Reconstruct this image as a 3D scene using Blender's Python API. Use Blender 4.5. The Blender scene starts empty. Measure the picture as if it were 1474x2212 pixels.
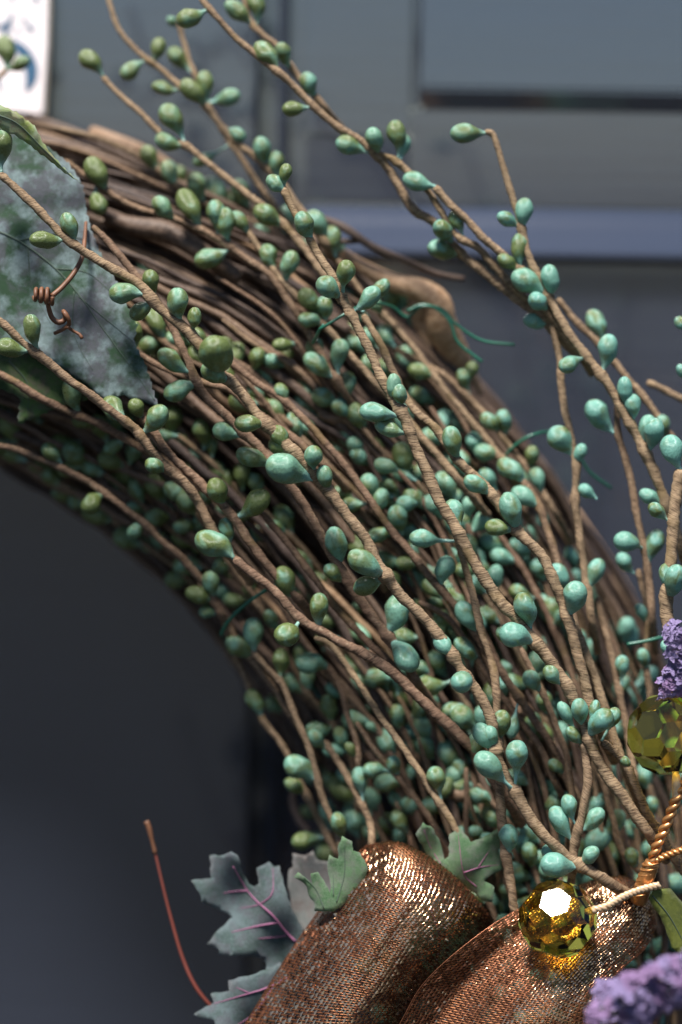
import bpy, bmesh, math, random
import numpy as np
from mathutils import Vector, Matrix, geometry
R = math.radians
S = bpy.context.scene
C = S.collection

# ---------------------------------------------------------------- camera
DIST = 0.60                      # metres from the camera to the plane of focus (y = 0)
K = 0.216 / 2212                 # metres per photo pixel on that plane
cd = bpy.data.cameras.new('camera'); cam = bpy.data.objects.new('camera', cd); C.objects.link(cam)
PITCH = R(-6)                    # the camera looks slightly down at the door
RX = Matrix.Rotation(PITCH, 3, 'X'); PIV = Vector((0, 0, 1.5)); RXn = np.array(RX)
cam.location = RX @ Vector((0, -DIST, 0)) + PIV; cam.rotation_euler = (R(90)+PITCH, 0, 0)
cd.sensor_fit = 'VERTICAL'; cd.sensor_height = 36; cd.sensor_width = 24; cd.lens = 100
cd.clip_start = 0.02; cd.clip_end = 1500
cd.dof.use_dof = True; cd.dof.focus_distance = DIST - 0.002; cd.dof.aperture_fstop = 4.0; cd.dof.aperture_blades = 7
S.camera = cam
# ---------------------------------------------------------------- sky and sun (open shade, soft light from above)
SUN_EL, SUN_AZ = 67, 203         # azimuth clockwise from +Y
w = bpy.data.worlds.new('World'); S.world = w; w.use_nodes = True
nt = w.node_tree; bg = nt.nodes['Background']
sk = nt.nodes.new('ShaderNodeTexSky'); sk.sky_type = 'NISHITA'; sk.sun_disc = False
sk.sun_elevation = R(SUN_EL); sk.sun_rotation = R(SUN_AZ); sk.air_density = 1.0; sk.dust_density = .5; sk.ozone_density = 4
nt.links.new(sk.outputs[0], bg.inputs[0]); bg.inputs[1].default_value = 0.05
sd = bpy.data.lights.new('sun', 'SUN'); sd.energy = 4.6; sd.angle = R(14); sd.color = (1, .97, .93)
sun = bpy.data.objects.new('sun', sd); C.objects.link(sun)
sv = Vector((math.sin(R(SUN_AZ))*math.cos(R(SUN_EL)), math.cos(R(SUN_AZ))*math.cos(R(SUN_EL)), math.sin(R(SUN_EL))))
sun.rotation_euler = sv.to_track_quat('Z', 'Y').to_euler(); sun.location = (0, -1, 3)
S.view_settings.view_transform = 'Standard'; S.view_settings.look = 'None'
S.view_settings.exposure = 1.05; S.view_settings.gamma = 1
S.cycles.max_bounces = 8; S.cycles.transparent_max_bounces = 16; S.cycles.transmission_bounces = 8
S.cycles.sample_clamp_indirect = 6

rng = np.random.default_rng(7); rnd = random.Random(11)

def P(x, y, d=0.0):
    """photo pixel at d millimetres in front (+) of the plane of focus -> world point"""
    d = d/1000.0; s = K*(DIST-d)/DIST
    return RX @ Vector(((x-737)*s, -d, -(y-1106)*s)) + PIV
def PA(a):
    a = np.asarray(a, float); d = a[:, 2]/1000; s = K*(DIST-d)/DIST
    return np.stack([(a[:, 0]-737)*s, -d, -(a[:, 1]-1106)*s], 1) @ RXn.T + np.array([0, 0, 1.5])

# ---------------------------------------------------------------- materials
def mat(name, rough=.6, metal=0, spec=.5):
    m = bpy.data.materials.new(name); m.use_nodes = True
    b = m.node_tree.nodes['Principled BSDF']
    b.inputs['Roughness'].default_value = rough; b.inputs['Metallic'].default_value = metal
    b.inputs['Specular IOR Level'].default_value = spec
    return m, m.node_tree, b
def N(nt, t, **kw):
    n = nt.nodes.new('ShaderNode'+t)
    for k, v in kw.items():
        if k in n.bl_rna.properties.keys() and not isinstance(v, tuple): setattr(n, k, v)
        else: n.inputs[k].default_value = v
    return n
def noise(nt, vec, scale, detail=3, rough=.5, dist=0):
    n = nt.nodes.new('ShaderNodeTexNoise'); n.inputs['Scale'].default_value = scale
    n.inputs['Detail'].default_value = detail; n.inputs['Roughness'].default_value = rough; n.inputs['Distortion'].default_value = dist
    if vec is not None: nt.links.new(vec, n.inputs['Vector'])
    return n.outputs['Fac']
def ramp(nt, fac, stops, interp='LINEAR'):
    n = nt.nodes.new('ShaderNodeValToRGB'); cr = n.color_ramp; cr.interpolation = interp
    while len(cr.elements) < len(stops): cr.elements.new(.5)
    for e, (p, c) in zip(cr.elements, stops):
        e.position = p; e.color = (*c, 1) if isinstance(c, tuple) else (c, c, c, 1)
    nt.links.new(fac, n.inputs[0]); return n.outputs[0]
def math_(nt, op, a, b=None, c=None, clamp=False):
    n = nt.nodes.new('ShaderNodeMath'); n.operation = op; n.use_clamp = clamp
    for i, v in enumerate((a, b, c)):
        if v is None: continue
        if isinstance(v, (int, float)): n.inputs[i].default_value = v
        else: nt.links.new(v, n.inputs[i])
    return n.outputs[0]
def mix(nt, f, a, b, mode='MIX'):
    n = nt.nodes.new('ShaderNodeMix'); n.data_type = 'RGBA'; n.blend_type = mode
    for i, v in ((0, f), (6, a), (7, b)):
        if isinstance(v, (int, float)): n.inputs[i].default_value = v
        elif isinstance(v, tuple): n.inputs[i].default_value = (*v, 1)
        else: nt.links.new(v, n.inputs[i])
    return n.outputs[2]
def bump(nt, b, h, strength, dist):
    n = nt.nodes.new('ShaderNodeBump'); n.inputs['Strength'].default_value = strength; n.inputs['Distance'].default_value = dist
    nt.links.new(h, n.inputs['Height']); nt.links.new(n.outputs[0], b.inputs['Normal'])
def coords(nt, kind='Object', rand=True):
    tc = nt.nodes.new('ShaderNodeTexCoord'); o = tc.outputs[kind]
    if not rand: return o, None
    oi = nt.nodes.new('ShaderNodeObjectInfo')
    c = nt.nodes.new('ShaderNodeCombineXYZ')
    for i, k in enumerate((37, 91, 53)):
        nt.links.new(math_(nt, 'MULTIPLY', oi.outputs['Random'], k), c.inputs[i])
    v = nt.nodes.new('ShaderNodeVectorMath'); v.operation = 'ADD'
    nt.links.new(o, v.inputs[0]); nt.links.new(c.outputs[0], v.inputs[1])
    return v.outputs[0], oi

# painted foam berries: sea green paint over olive, pale drip at the neck; object colour r = how olive, g = how pale
m_berry, t, b = mat('berry_paint', .42, 0, .6)
v, oi = coords(t)
tc = t.nodes.new('ShaderNodeTexCoord'); sp = t.nodes.new('ShaderNodeSeparateXYZ'); t.links.new(tc.outputs['Object'], sp.inputs[0])
oc = t.nodes.new('ShaderNodeSeparateColor'); t.links.new(oi.outputs['Color'], oc.inputs[0])
patch = math_(t, 'ADD', noise(t, v, .9, 1.5, .45, .5), math_(t, 'MULTIPLY_ADD', oc.outputs[0], .46, -.165))
patch = ramp(t, patch, [(.40, 0.0), (.68, 1.0)])
teal = mix(t, noise(t, v, 1.7, 3), (.085, .205, .12), (.215, .375, .25))
teal = mix(t, oc.outputs[1], teal, (.135, .34, .285))
olive = mix(t, noise(t, v, 5, 4, .6), (.055, .085, .014), (.155, .18, .045))
col = mix(t, math_(t, 'MULTIPLY', patch, .93), teal, olive)
neck = ramp(t, math_(t, 'MULTIPLY_ADD', noise(t, v, 2.2, 3), .5, math_(t, 'MULTIPLY_ADD', sp.outputs[2], .5, -.2)), [(.52, 0.0), (.9, 1.0)])
col = mix(t, math_(t, 'MULTIPLY', neck, .5), col, (.33, .60, .56))
spk = ramp(t, noise(t, v, 15, 2, .6), [(.30, 1.0), (.42, 0.0)])
col = mix(t, math_(t, 'MULTIPLY', spk, .45), col, (.12, .13, .05))
dust = ramp(t, noise(t, v, 22, 2, .5), [(.66, 0.0), (.76, 1.0)])
col = mix(t, math_(t, 'MULTIPLY', dust, .35), col, (.5, .62, .55))
t.links.new(col, b.inputs['Base Color'])
t.links.new(ramp(t, noise(t, v, 4, 3), [(.3, .24), (.7, .38)]), b.inputs['Roughness'])
bump(t, b, mix(t, .35, noise(t, v, 5, 4, .6), noise(t, v, 24, 3, .6)), .3, .07)

# kraft paper wrapped wire; object colour r = redness, g = darkness
m_stem, t, b = mat('paper_wrapped_stem', .78, 0, .25)
tc = t.nodes.new('ShaderNodeTexCoord'); su = t.nodes.new('ShaderNodeSeparateXYZ'); t.links.new(tc.outputs['UV'], su.inputs[0])
oi = t.nodes.new('ShaderNodeObjectInfo'); oc = t.nodes.new('ShaderNodeSeparateColor'); t.links.new(oi.outputs['Color'], oc.inputs[0])
cv = t.nodes.new('ShaderNodeCombineXYZ')        # u = turns, v = millimetres along: wrap phase u + v
wr = math_(t, 'ADD', math_(t, 'MULTIPLY', su.outputs[0], 1.0), math_(t, 'MULTIPLY', su.outputs[1], .34))
t.links.new(math_(t, 'MULTIPLY', wr, 9), cv.inputs[0])
uc = math_(t, 'MULTIPLY', su.outputs[0], 6.2832)
t.links.new(math_(t, 'MULTIPLY_ADD', math_(t, 'SINE', uc), .30, math_(t, 'MULTIPLY', oi.outputs['Random'], 60)), cv.inputs[1])
t.links.new(math_(t, 'MULTIPLY_ADD', math_(t, 'COSINE', uc), .30, math_(t, 'MULTIPLY', su.outputs[1], .12)), cv.inputs[2])
fib = noise(t, cv.outputs[0], 1.6, 4, .65)
v3, _ = coords(t)
big = noise(t, v3, 260, 3, .6); med = noise(t, v3, 1100, 3, .6)
tan = mix(t, big, (.205, .138, .078), (.43, .305, .18))
red = mix(t, big, (.125, .068, .045), (.24, .140, .092))
col = mix(t, oc.outputs[0], tan, red)
col = mix(t, ramp(t, fib, [(.40, .9), (.54, 0.0)]), col, (.060, .034, .020))
col = mix(t, ramp(t, med, [(.55, 0.0), (.8, .55)]), col, (.46, .34, .22))
stain = ramp(t, noise(t, v3, 130, 3), [(.58, 0.0), (.68, .75)])
col = mix(t, math_(t, 'MULTIPLY', stain, .8), col, (.13, .085, .03))
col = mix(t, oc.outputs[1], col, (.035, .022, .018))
t.links.new(col, b.inputs['Base Color'])
bump(t, b, mix(t, .3, fib, med), .7, .0004)

# grapevine bark
m_vine, t, b = mat('vine_bark', .62, 0, .4)
v, oi = coords(t); oc = t.nodes.new('ShaderNodeSeparateColor'); t.links.new(oi.outputs['Color'], oc.inputs[0])
tc = t.nodes.new('ShaderNodeTexCoord'); mp = t.nodes.new('ShaderNodeMapping'); t.links.new(tc.outputs['UV'], mp.inputs[0])
mp.inputs['Scale'].default_value = (3, .25, 1)
st = noise(t, mp.outputs[0], 3, 4, .6)
col = mix(t, noise(t, v, 90, 3), (.020, .012, .010), (.060, .037, .028))
col = mix(t, ramp(t, st, [(.4, 0.0), (.65, .6)]), col, (.13, .09, .07))
wood = mix(t, ramp(t, st, [(.35, 0.0), (.62, 1.0)]), (.34, .19, .095), (.56, .36, .21)); wood = mix(t, ramp(t, noise(t, v, 60, 3), [(.54, 0.0), (.68, .5)]), wood, (.14, .075, .04))
col = mix(t, oc.outputs[0], col, wood)
t.links.new(col, b.inputs['Base Color']); bump(t, b, st, .6, .0004)

def simple(name, c1, c2, scale, rough=.6, metal=0, bs=.3, bd=.0003, spec=.5, kind='Object'):
    m, t, b = mat(name, rough, metal, spec); v, _ = coords(t, kind)
    f = noise(t, v, scale, 4, .6); t.links.new(mix(t, f, c1, c2), b.inputs['Base Color'])
    if bs: bump(t, b, f, bs, bd)
    return m
m_wire = simple('green_wire', (.008, .075, .045), (.02, .13, .08), 200, .35, 0, .1)
m_tendril = simple('tendril_bark', (.06, .025, .012), (.22, .09, .04), 500, .55)
m_redstem = simple('red_stalk', (.085, .016, .010), (.17, .035, .02), 150, .55)
m_twine = simple('gold_twist', (.45, .27, .13), (.75, .55, .36), 900, .4, .3)
m_copper = simple('copper_wire', (.50, .20, .06), (.72, .36, .14), 600, .32, .75)
m_flower = simple('dried_flower', (.20, .13, .34), (.52, .42, .66), 420, .8, 0, .8, .0006)
m_flower2 = simple('dried_flower_pink', (.26, .12, .32), (.52, .36, .58), 420, .8, 0, .8, .0006)
m_fstem = simple('flower_stalk', (.10, .13, .03), (.24, .25, .08), 200, .7)
m_vein = simple('vein_pink', (.16, .05, .10), (.30, .11, .20), 300, .7)
m_veing = simple('vein_dark', (.03, .05, .035), (.07, .10, .07), 300, .7)
m_plaque = simple('plaque_glaze', (.86, .75, .72), (.88, .80, .78), 40, .35, 0, .05)
m_edge = simple('plaque_edge', (.62, .52, .38), (.72, .62, .47), 60, .5)
m_ink = simple('plaque_ink', (.035, .09, .155), (.06, .14, .23), 150, .4, 0, 0)

# satin grey door paint with brush marks
m_door, t, b = mat('door_paint', .12, 0, 1.0)
v, _ = coords(t, 'Object', False); mp = t.nodes.new('ShaderNodeMapping'); t.links.new(v, mp.inputs[0]); mp.inputs['Scale'].default_value = (6, 6, 130)
gr = noise(t, mp.outputs[0], 3, 5, .65); cl = noise(t, v, 9, 3)
col = mix(t, cl, (.028, .033, .049), (.040, .047, .067)); col = mix(t, ramp(t, gr, [(.3, .35), (.6, 0.0)]), col, (.025, .029, .041))
b.inputs['Coat Weight'].default_value = 1; b.inputs['Coat Roughness'].default_value = .08; b.inputs['Coat IOR'].default_value = 1.95
t.links.new(col, b.inputs['Base Color']); bump(t, b, gr, .2, .0004)
t.links.new(ramp(t, cl, [(.3, .09), (.7, .15)]), b.inputs['Roughness'])

def leaf_mat(name, cols, scale, thr=(.42, .58), rough=.72, weave=True):
    m, t, b = mat(name, rough, 0, .35); v, _ = coords(t, 'UV')
    f1 = noise(t, v, scale, 5, .62, .4); f2 = noise(t, v, scale*2.3, 5, .62); f3 = noise(t, v, scale*14, 3, .6)
    c = mix(t, ramp(t, f1, [(thr[0], 0.0), (thr[1], 1.0)]), cols[0], cols[1])
    c = mix(t, ramp(t, f2, [(.46, 0.0), (.62, .8)]), c, cols[2])
    c = mix(t, ramp(t, f3, [(.4, 0.0), (.7, .45)]), c, cols[3])
    t.links.new(c, b.inputs['Base Color'])
    tc = t.nodes.new('ShaderNodeTexCoord'); w1 = t.nodes.new('ShaderNodeTexWave'); w1.inputs['Scale'].default_value = 9
    w1.inputs['Distortion'].default_value = .5; t.links.new(tc.outputs['UV'], w1.inputs[0])
    bump(t, b, mix(t, .5, w1.outputs['Fac'], f3), .55, .0005)
    b.inputs['Sheen Weight'].default_value = .1
    return m
m_leaf_big = leaf_mat('leaf_frosted', [(.018, .055, .020), (.085, .088, .10), (.21, .28, .28), (.035, .06, .04)], .42, (.44, .56))
m_leaf_dark = leaf_mat('leaf_dark_green', [(.02, .05, .015), (.07, .13, .03), (.10, .085, .06), (.05, .09, .03)], .8)
m_leaf_light = leaf_mat('leaf_yellow_green', [(.20, .27, .05), (.30, .36, .22), (.24, .17, .11), (.36, .42, .18)], .9)
m_leaf_grey = leaf_mat('leaf_grey_green', [(.035, .060, .052), (.085, .115, .118), (.07, .068, .08), (.13, .17, .175)], .7)
m_leaf_brown = leaf_mat('leaf_taupe', [(.12, .10, .09), (.17, .17, .16), (.12, .14, .13), (.22, .21, .2)], .7)
m_leaf_green = leaf_mat('leaf_green_cloth', [(.04, .10, .035), (.085, .16, .07), (.12, .135, .10), (.15, .22, .13)], .9)
m_leaf_olive = leaf_mat('leaf_olive_satin', [(.09, .11, .01), (.14, .155, .018), (.07, .085, .012), (.18, .19, .03)], .6, rough=.5)

m_warp, t, b = mat('ribbon_metal_thread', .23, 1, .5)
v, _ = coords(t); t.links.new(mix(t, noise(t, v, 500, 2), (.48, .21, .075), (.95, .66, .42)), b.inputs['Base Color'])
m_warp_dull_shaded, t, b = mat('ribbon_dull_shaded_thread', .38, .8, .5)  # darker copy of the metal thread: loop shade put into colour; also the selvage
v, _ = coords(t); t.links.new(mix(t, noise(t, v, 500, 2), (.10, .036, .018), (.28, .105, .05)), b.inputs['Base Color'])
m_weft, t, b = mat('ribbon_cross_thread', .42, .75, .5)
v, _ = coords(t); t.links.new(mix(t, noise(t, v, 300, 2), (.10, .035, .016), (.28, .11, .04)), b.inputs['Base Color'])
m_sheer, t, b = mat('ribbon_sheer', .6, 0, .4)
b.inputs['Base Color'].default_value = (.075, .028, .016, 1); b.inputs['Alpha'].default_value = .36

m_glass, t, b = mat('amber_glass', .015, 0, .5)
b.inputs['Base Color'].default_value = (1.0, .80, .10, 1); b.inputs['Transmission Weight'].default_value = 1; b.inputs['IOR'].default_value = 1.5

# ---------------------------------------------------------------- mesh helpers
def mesh(name, V, F, m=None, uv=None, smooth=True):
    me = bpy.data.meshes.new(name); V = np.asarray(V, np.float32); F = np.asarray(F, np.int32)
    n = F.shape[1]
    me.vertices.add(len(V)); me.vertices.foreach_set('co', V.ravel())
    me.loops.add(F.size); me.loops.foreach_set('vertex_index', F.ravel())
    me.polygons.add(len(F)); me.polygons.foreach_set('loop_start', np.arange(0, F.size, n, dtype=np.int32))
    me.polygons.foreach_set('loop_total', np.full(len(F), n, np.int32))
    me.polygons.foreach_set('use_smooth', np.full(len(F), smooth))
    if uv is not None:
        l = me.uv_layers.new(name='uv'); l.data.foreach_set('uv', np.asarray(uv, np.float32)[F.ravel()].ravel())
    me.update(calc_edges=True)
    if m: me.materials.append(m)
    return me
def obj(name, me, parent=None, loc=None):
    o = bpy.data.objects.new(name, me); C.objects.link(o)
    if loc is not None: o.location = loc
    if parent:
        o.parent = parent
        if loc is None: o.location = -parent.location
    return o
def thing(name, label, cat, loc, group=None):
    o = bpy.data.objects.new(name, None); C.objects.link(o); o.location = loc; o.empty_display_size = .005
    o['label'] = label; o['category'] = cat
    if group: o['group'] = group
    return o
def catmull(P_, step):
    P_ = np.asarray(P_, float); A = np.vstack([2*P_[0]-P_[1], P_, 2*P_[-1]-P_[-2]]); out = []
    for i in range(1, len(A)-2):
        p0, p1, p2, p3 = A[i-1], A[i], A[i+1], A[i+2]
        n = max(2, int(np.linalg.norm(p2-p1)/step))
        for q in range(n):
            s = q/n
            out.append(.5*((2*p1)+(-p0+p2)*s+(2*p0-5*p1+4*p2-p3)*s*s+(-p0+3*p1-3*p2+p3)*s**3))
    out.append(A[-2]); return np.array(out)
def frames(Cn):
    T = np.gradient(Cn, axis=0); T /= np.linalg.norm(T, axis=1)[:, None]+1e-12
    n = np.cross(T[0], (.1, 1, .05)); n /= np.linalg.norm(n); U = np.empty_like(Cn)
    for i in range(len(Cn)):
        n = n - T[i]*np.dot(n, T[i]); n /= np.linalg.norm(n)+1e-12; U[i] = n
    return T, U, np.cross(T, U)
def tube_np(Cn, rad, sides=8, disp=None, cap=True):
    n = len(Cn); T, U, W = frames(Cn); th = np.arange(sides)*2*math.pi/sides
    rr = np.asarray(rad).reshape(-1, 1)*np.ones((n, sides))
    if disp is not None: rr = rr*disp
    V = Cn[:, None, :]+rr[:, :, None]*(U[:, None, :]*np.cos(th)[None, :, None]+W[:, None, :]*np.sin(th)[None, :, None])
    L = np.concatenate([[0], np.cumsum(np.linalg.norm(np.diff(Cn, axis=0), axis=1))])*1000
    V = V.reshape(-1, 3); uv = np.stack([np.tile(np.arange(sides)/sides, n), np.repeat(L, sides)], 1)
    i = np.arange(n-1)[:, None]*sides; j = np.arange(sides)[None, :]; k = (j+1) % sides
    F = np.stack([i+j, i+k, i+k+sides, i+j+sides], -1).reshape(-1, 4)
    if cap:
        a = len(V); V = np.vstack([V, Cn[0], Cn[-1]]); uv = np.vstack([uv, [0, 0], [0, L[-1]]])
        c1 = [[a, (q+1) % sides, q, a] for q in range(sides)]
        # caps as degenerate-free quads: fan pairs
        fan0 = [[a, (2*q+2) % sides, 2*q+1, 2*q] for q in range(sides//2)]
        b0 = (n-1)*sides
        fan1 = [[a+1, b0+2*q, b0+2*q+1, b0+(2*q+2) % sides] for q in range(sides//2)]
        F = np.vstack([F, fan0, fan1])
    return V, F, uv
def tube(name, pts, rad, m, parent, sides=8, step=.0006, world=False):
    Cn = catmull(PA(pts) if not world else np.asarray(pts), step)
    V, F, uv = tube_np(Cn, np.full(len(Cn), rad) if np.isscalar(rad) else np.interp(np.linspace(0, 1, len(Cn)), np.linspace(0, 1, len(rad)), rad), sides)
    return obj(name, mesh(name, V, F, m, uv), parent)
class Nz:                                       # smooth 1-d noise
    def __init__(s, k=6): s.p = rng.uniform(0, 6.28, k); s.f = rng.uniform(.5, 2.2, k)*np.linspace(.6, 2, k)
    def __call__(s, x): return sum(np.sin(x*f+p) for f, p in zip(s.f, s.p))/len(s.f)*1.4

# ---------------------------------------------------------------- THE DOOR BEHIND
DD = -86.0
door = bpy.data.objects.new('door', None); C.objects.link(door); door.location = P(737, 1106, DD); door['kind'] = 'structure'
door['label'] = 'grey painted panelled door behind the wreath'; door.rotation_euler = (0, R(.9), 0)
def prism(name, prof, a0, a1, axis='x', bev=.0006):
    """prof: list of (photo coordinate, depth mm) outline points; swept along x (prof gives y) or z (prof gives x)"""
    s = K*(DIST-DD/1000)/DIST; bm = bmesh.new(); rings = []
    for a in (a0, a1):
        r = []
        for c, d in prof:
            if axis == 'x': r.append(bm.verts.new(((a-737)*s, -(d-DD)/1000, -(c-1106)*s)))
            else: r.append(bm.verts.new(((c-737)*s, -(d-DD)/1000, -(a-1106)*s)))
        rings.append(r)
    n = len(prof)
    for i in range(n): bm.faces.new((rings[0][i], rings[0][(i+1) % n], rings[1][(i+1) % n], rings[1][i]))
    bm.faces.new(rings[0][::-1]); bm.faces.new(rings[1]); bmesh.ops.recalc_face_normals(bm, faces=bm.faces)
    bmesh.ops.bevel(bm, geom=[e for e in bm.edges], offset=bev, segments=2, affect='EDGES', clamp_overlap=True)
    me = bpy.data.meshes.new(name); bm.to_mesh(me); bm.free(); me.materials.append(m_door)
    o = bpy.data.objects.new(name, me); C.objects.link(o); o.parent = door; return o
T0, T1, X0, X1 = -1500, 3900, -2600, 2700
prism('stile', [(X0, -112), (X0, DD+2), (538, DD+2), (550, DD), (550, -112)], T0, T1, 'z')
prism('groove_board', [(545, -112), (545, DD-6), (655, DD-6), (655, -112)], T0, T1, 'z')
prism('bead_strip', [(588, -107), (588, DD-3.4), (600, DD-2.4), (612, DD-3.4), (612, -107)], T0, T1, 'z')
prism('stile', [(652, -112), (652, DD-.5), (660, DD), (872, DD), (872, -112)], T0, 300, 'z')
prism('panel_moulding', [(872, -109), (872, DD-.9), (882, DD-.5), (893, DD-1.0), (893, -109)], T0, 243, 'z')
prism('panel', [(T0, -109), (T0, DD-1.5), (197, DD+.9), (241, DD-1.0), (241, -109)], 893, X1, 'x')
prism('rail', [(300, -112), (300, DD), (444, DD-.3), (444, -112)], 652, 872, 'x')
prism('rail', [(241, -111), (241, DD-.5), (446, DD-.6), (446, -111)], 873, X1, 'x')
prism('ledge_moulding', [(446, -111), (446, DD-.8), (474, DD+.6), (482, DD+1.1), (545, DD+4.3), (556, DD+3.4), (562, DD+.5), (562, -111)], 652, X1, 'x', .0004)
prism('panel', [(562, -111), (562, DD), (T1, DD), (T1, -111)], 654, X1, 'x')

# ---------------------------------------------------------------- GROUND (far below the frame; the glossy door mirrors it)
m_ground, t, b = mat('yard_ground', .9, 0, .2); v, _ = coords(t, 'Object', False)
t.links.new(mix(t, noise(t, v, .6, 5, .6), (.008, .008, .008), (.018, .018, .016)), b.inputs['Base Color'])
gm = mesh('ground', [(-400, -800, 0), (400, -800, 0), (400, .3, 0), (-400, .3, 0)], [(0, 1, 2, 3)], m_ground)
g_ = obj('ground', gm); g_['kind'] = 'structure'; g_['label'] = 'dark ground in front of the door'

# ---------------------------------------------------------------- NAME PLAQUE (top left)
pl = thing('name_plaque', 'pale pink plaque with blue brush characters at the top left of the door', 'sign', P(-60, 0, -74))
def slab(name, poly, d0, d1, m, parent, bev=.0004):
    bm = bmesh.new(); f = [bm.verts.new(P(x, y, d1)-parent.location) for x, y in poly]; r = [bm.verts.new(P(x, y, d1)-parent.location+Vector((0, (d1-d0)/1000, 0))) for x, y in poly]
    n = len(poly); bm.faces.new(f); bm.faces.new(r[::-1])
    for i in range(n): bm.faces.new((f[i], r[i], r[(i+1) % n], f[(i+1) % n]))
    bmesh.ops.recalc_face_normals(bm, faces=bm.faces)
    if bev: bmesh.ops.bevel(bm, geom=list(bm.edges), offset=bev, segments=2, affect='EDGES')
    me = bpy.data.meshes.new(name); bm.to_mesh(me); bm.free(); me.materials.append(m)
    return obj(name, me, parent, (0, 0, 0))
slab('backing', [(-260, -300), (115, -300), (106, 100), (97, 252), (-260, 222)], -71, -66.5, m_edge, pl)
slab('face', [(-255, -295), (109, -295), (102, 100), (92, 247), (-255, 217)], -66.5, -66, m_plaque, pl, .0002)
def stroke(pts, widths, m, d, parent, name='brush_stroke'):
    c = catmull([(x, y, 0) for x, y in pts], 4)[:, :2]; wd = np.interp(np.linspace(0, 1, len(c)), np.linspace(0, 1, len(widths)), widths)
    T = np.gradient(c, axis=0); T /= np.linalg.norm(T, axis=1)[:, None]; nn = np.stack([-T[:, 1], T[:, 0]], 1)
    l = c+nn*wd[:, None]/2; r = c-nn*wd[:, None]/2; n = len(c)
    V = PA(np.vstack([np.c_[l, np.full(n, d)], np.c_[r, np.full(n, d)], np.c_[l, np.full(n, d-.25)], np.c_[r, np.full(n, d-.25)]]))
    i = np.arange(n-1)
    F = np.vstack([np.stack([i, i+1, n+i+1, n+i], 1), np.stack([2*n+i, 2*n+i+1, i+1, i], 1), np.stack([n+i, n+i+1, 3*n+i+1, 3*n+i], 1)])
    return obj(name, mesh(name, V, F, m, smooth=False), parent)
for pts, wd in [([(27, 25), (24, 40), (16, 60), (8, 82), (-8, 110)], [4, 9, 11, 9, 5]),
                ([(-30, 58), (-5, 57), (10, 52), (22, 42)], [6, 6, 7, 3]),
                ([(49, 38), (52, 42), (54, 46)], [6, 11, 7]), ([(59, 54), (66, 60), (73, 62)], [7, 12, 9]), ([(36, 63), (40, 66), (43, 68)], [6, 9, 5]),
                ([(-40, 120), (-15, 95), (15, 90), (42, 102), (62, 130), (68, 160), (60, 188), (54, 194)], [8, 8, 12, 18, 27, 31, 24, 5]),
                ([(-12, 160), (-4, 180), (3, 196)], [10, 10, 4]),
                ([(72, -12), (79, -3), (84, 3)], [7, 10, 5]), ([(22, -10), (28, -2), (32, 2)], [5, 6, 3]), ([(-20, -40), (20, -30), (50, -38)], [6, 8, 6])]:
    stroke(pts, wd, m_ink, -65.7, pl)

# ---------------------------------------------------------------- GRAPEVINE WREATH
CX, CY, RC, HW = -655.0, 2325.0, 1870.0, 395.0
def dw(x, y):
    s = (math.hypot(x-CX, y-CY)-RC)/HW
    return -46+28*math.sqrt(max(0.0, 1-s*s))
wreath = thing('grapevine_wreath', 'hoop of bundled brown grapevine carrying every stem, hanging on the grey door', 'wreath', P(CX, CY, -46))
def arc_path(phi0, phi1, rho_f, dep_f, n):
    ph = np.linspace(phi0, phi1, n); rho = rho_f(ph); d = dep_f(ph)
    return np.stack([CX+rho*np.cos(ph), CY-rho*np.sin(ph), d], 1)
def hwf(ph, cs):
    q = np.clip((ph-.88)/.4, 0, 1); return HW*(1-.25*q*q*(3-2*q)*(cs > 0))
for k in range(286):
    f = math.sqrt(rnd.uniform(.0, 1)) if k % 3 else rnd.uniform(.84, 1.0)
    psi = rnd.uniform(0, 2*math.pi); tw = rnd.uniform(-.7, .7); a, b_, c_ = Nz(3), Nz(3), Nz(3)
    p0 = rnd.uniform(-.35, .9) if rnd.random() < .6 else -.35; p1 = min(2.7, p0+rnd.uniform(.7, 2.2))
    if k < 70: p0, p1 = -.35, 2.7
    ang = lambda ph: psi+tw*(ph-.7)+.10*b_(ph*4)
    ff = lambda ph: f*(1+.05*a(ph*5))
    path = arc_path(p0, p1, lambda ph: RC+hwf(ph, np.cos(ang(ph)))*ff(ph)*np.cos(ang(ph))+5*c_(ph*22), lambda ph: -46+27*ff(ph)*np.sin(ang(ph))+.5*a(ph*25), int(40*(p1-p0))+8)
    Cn = PA(path); r = rnd.choice([.0005, .0006, .0007, .0008, .0009, .0010, .0012]); nz = Nz(4)
    rad = r*(1+.14*nz(np.linspace(0, 60, len(Cn)))); rad *= np.linspace(.75, 1.15, len(Cn))[::rnd.choice([1, -1])]
    V, F, uv = tube_np(Cn, rad, 8)
    o = obj('vine', mesh('vine', V, F, m_vine, uv), wreath)
    g = rnd.random(); o.color = (.30*g*g if g < .93 else .75, 0, 0, 1)
def vine(pts, rad, shade, name='vine', sides=10, step=.0012):
    o = tube(name, pts, rad, m_vine, wreath, sides, step); o.color = (shade, 0, 0, 1); return o
vine([(740, 545, -34), (790, 580, -33), (850, 610, -32), (905, 625, -31), (945, 655, -31), (955, 705, -33), (985, 770, -38), (1030, 850, -46)], [.0010, .0017, .0022, .0030, .0036, .0034, .0026, .0018], .85, 'pale_vine_knot', 14)
vine([(905, 640, -33), (915, 690, -36), (935, 760, -38), (960, 840, -42)], [.0026, .003, .003, .002], .8, 'pale_vine_knot', 12)
vine([(200, 285, -50), (240, 300, -47), (300, 325, -46), (360, 360, -47), (430, 420, -46)], [.0014, .0016, .0018, .0016, .0014], .45, 'pale_vine_knot', 12)
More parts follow.
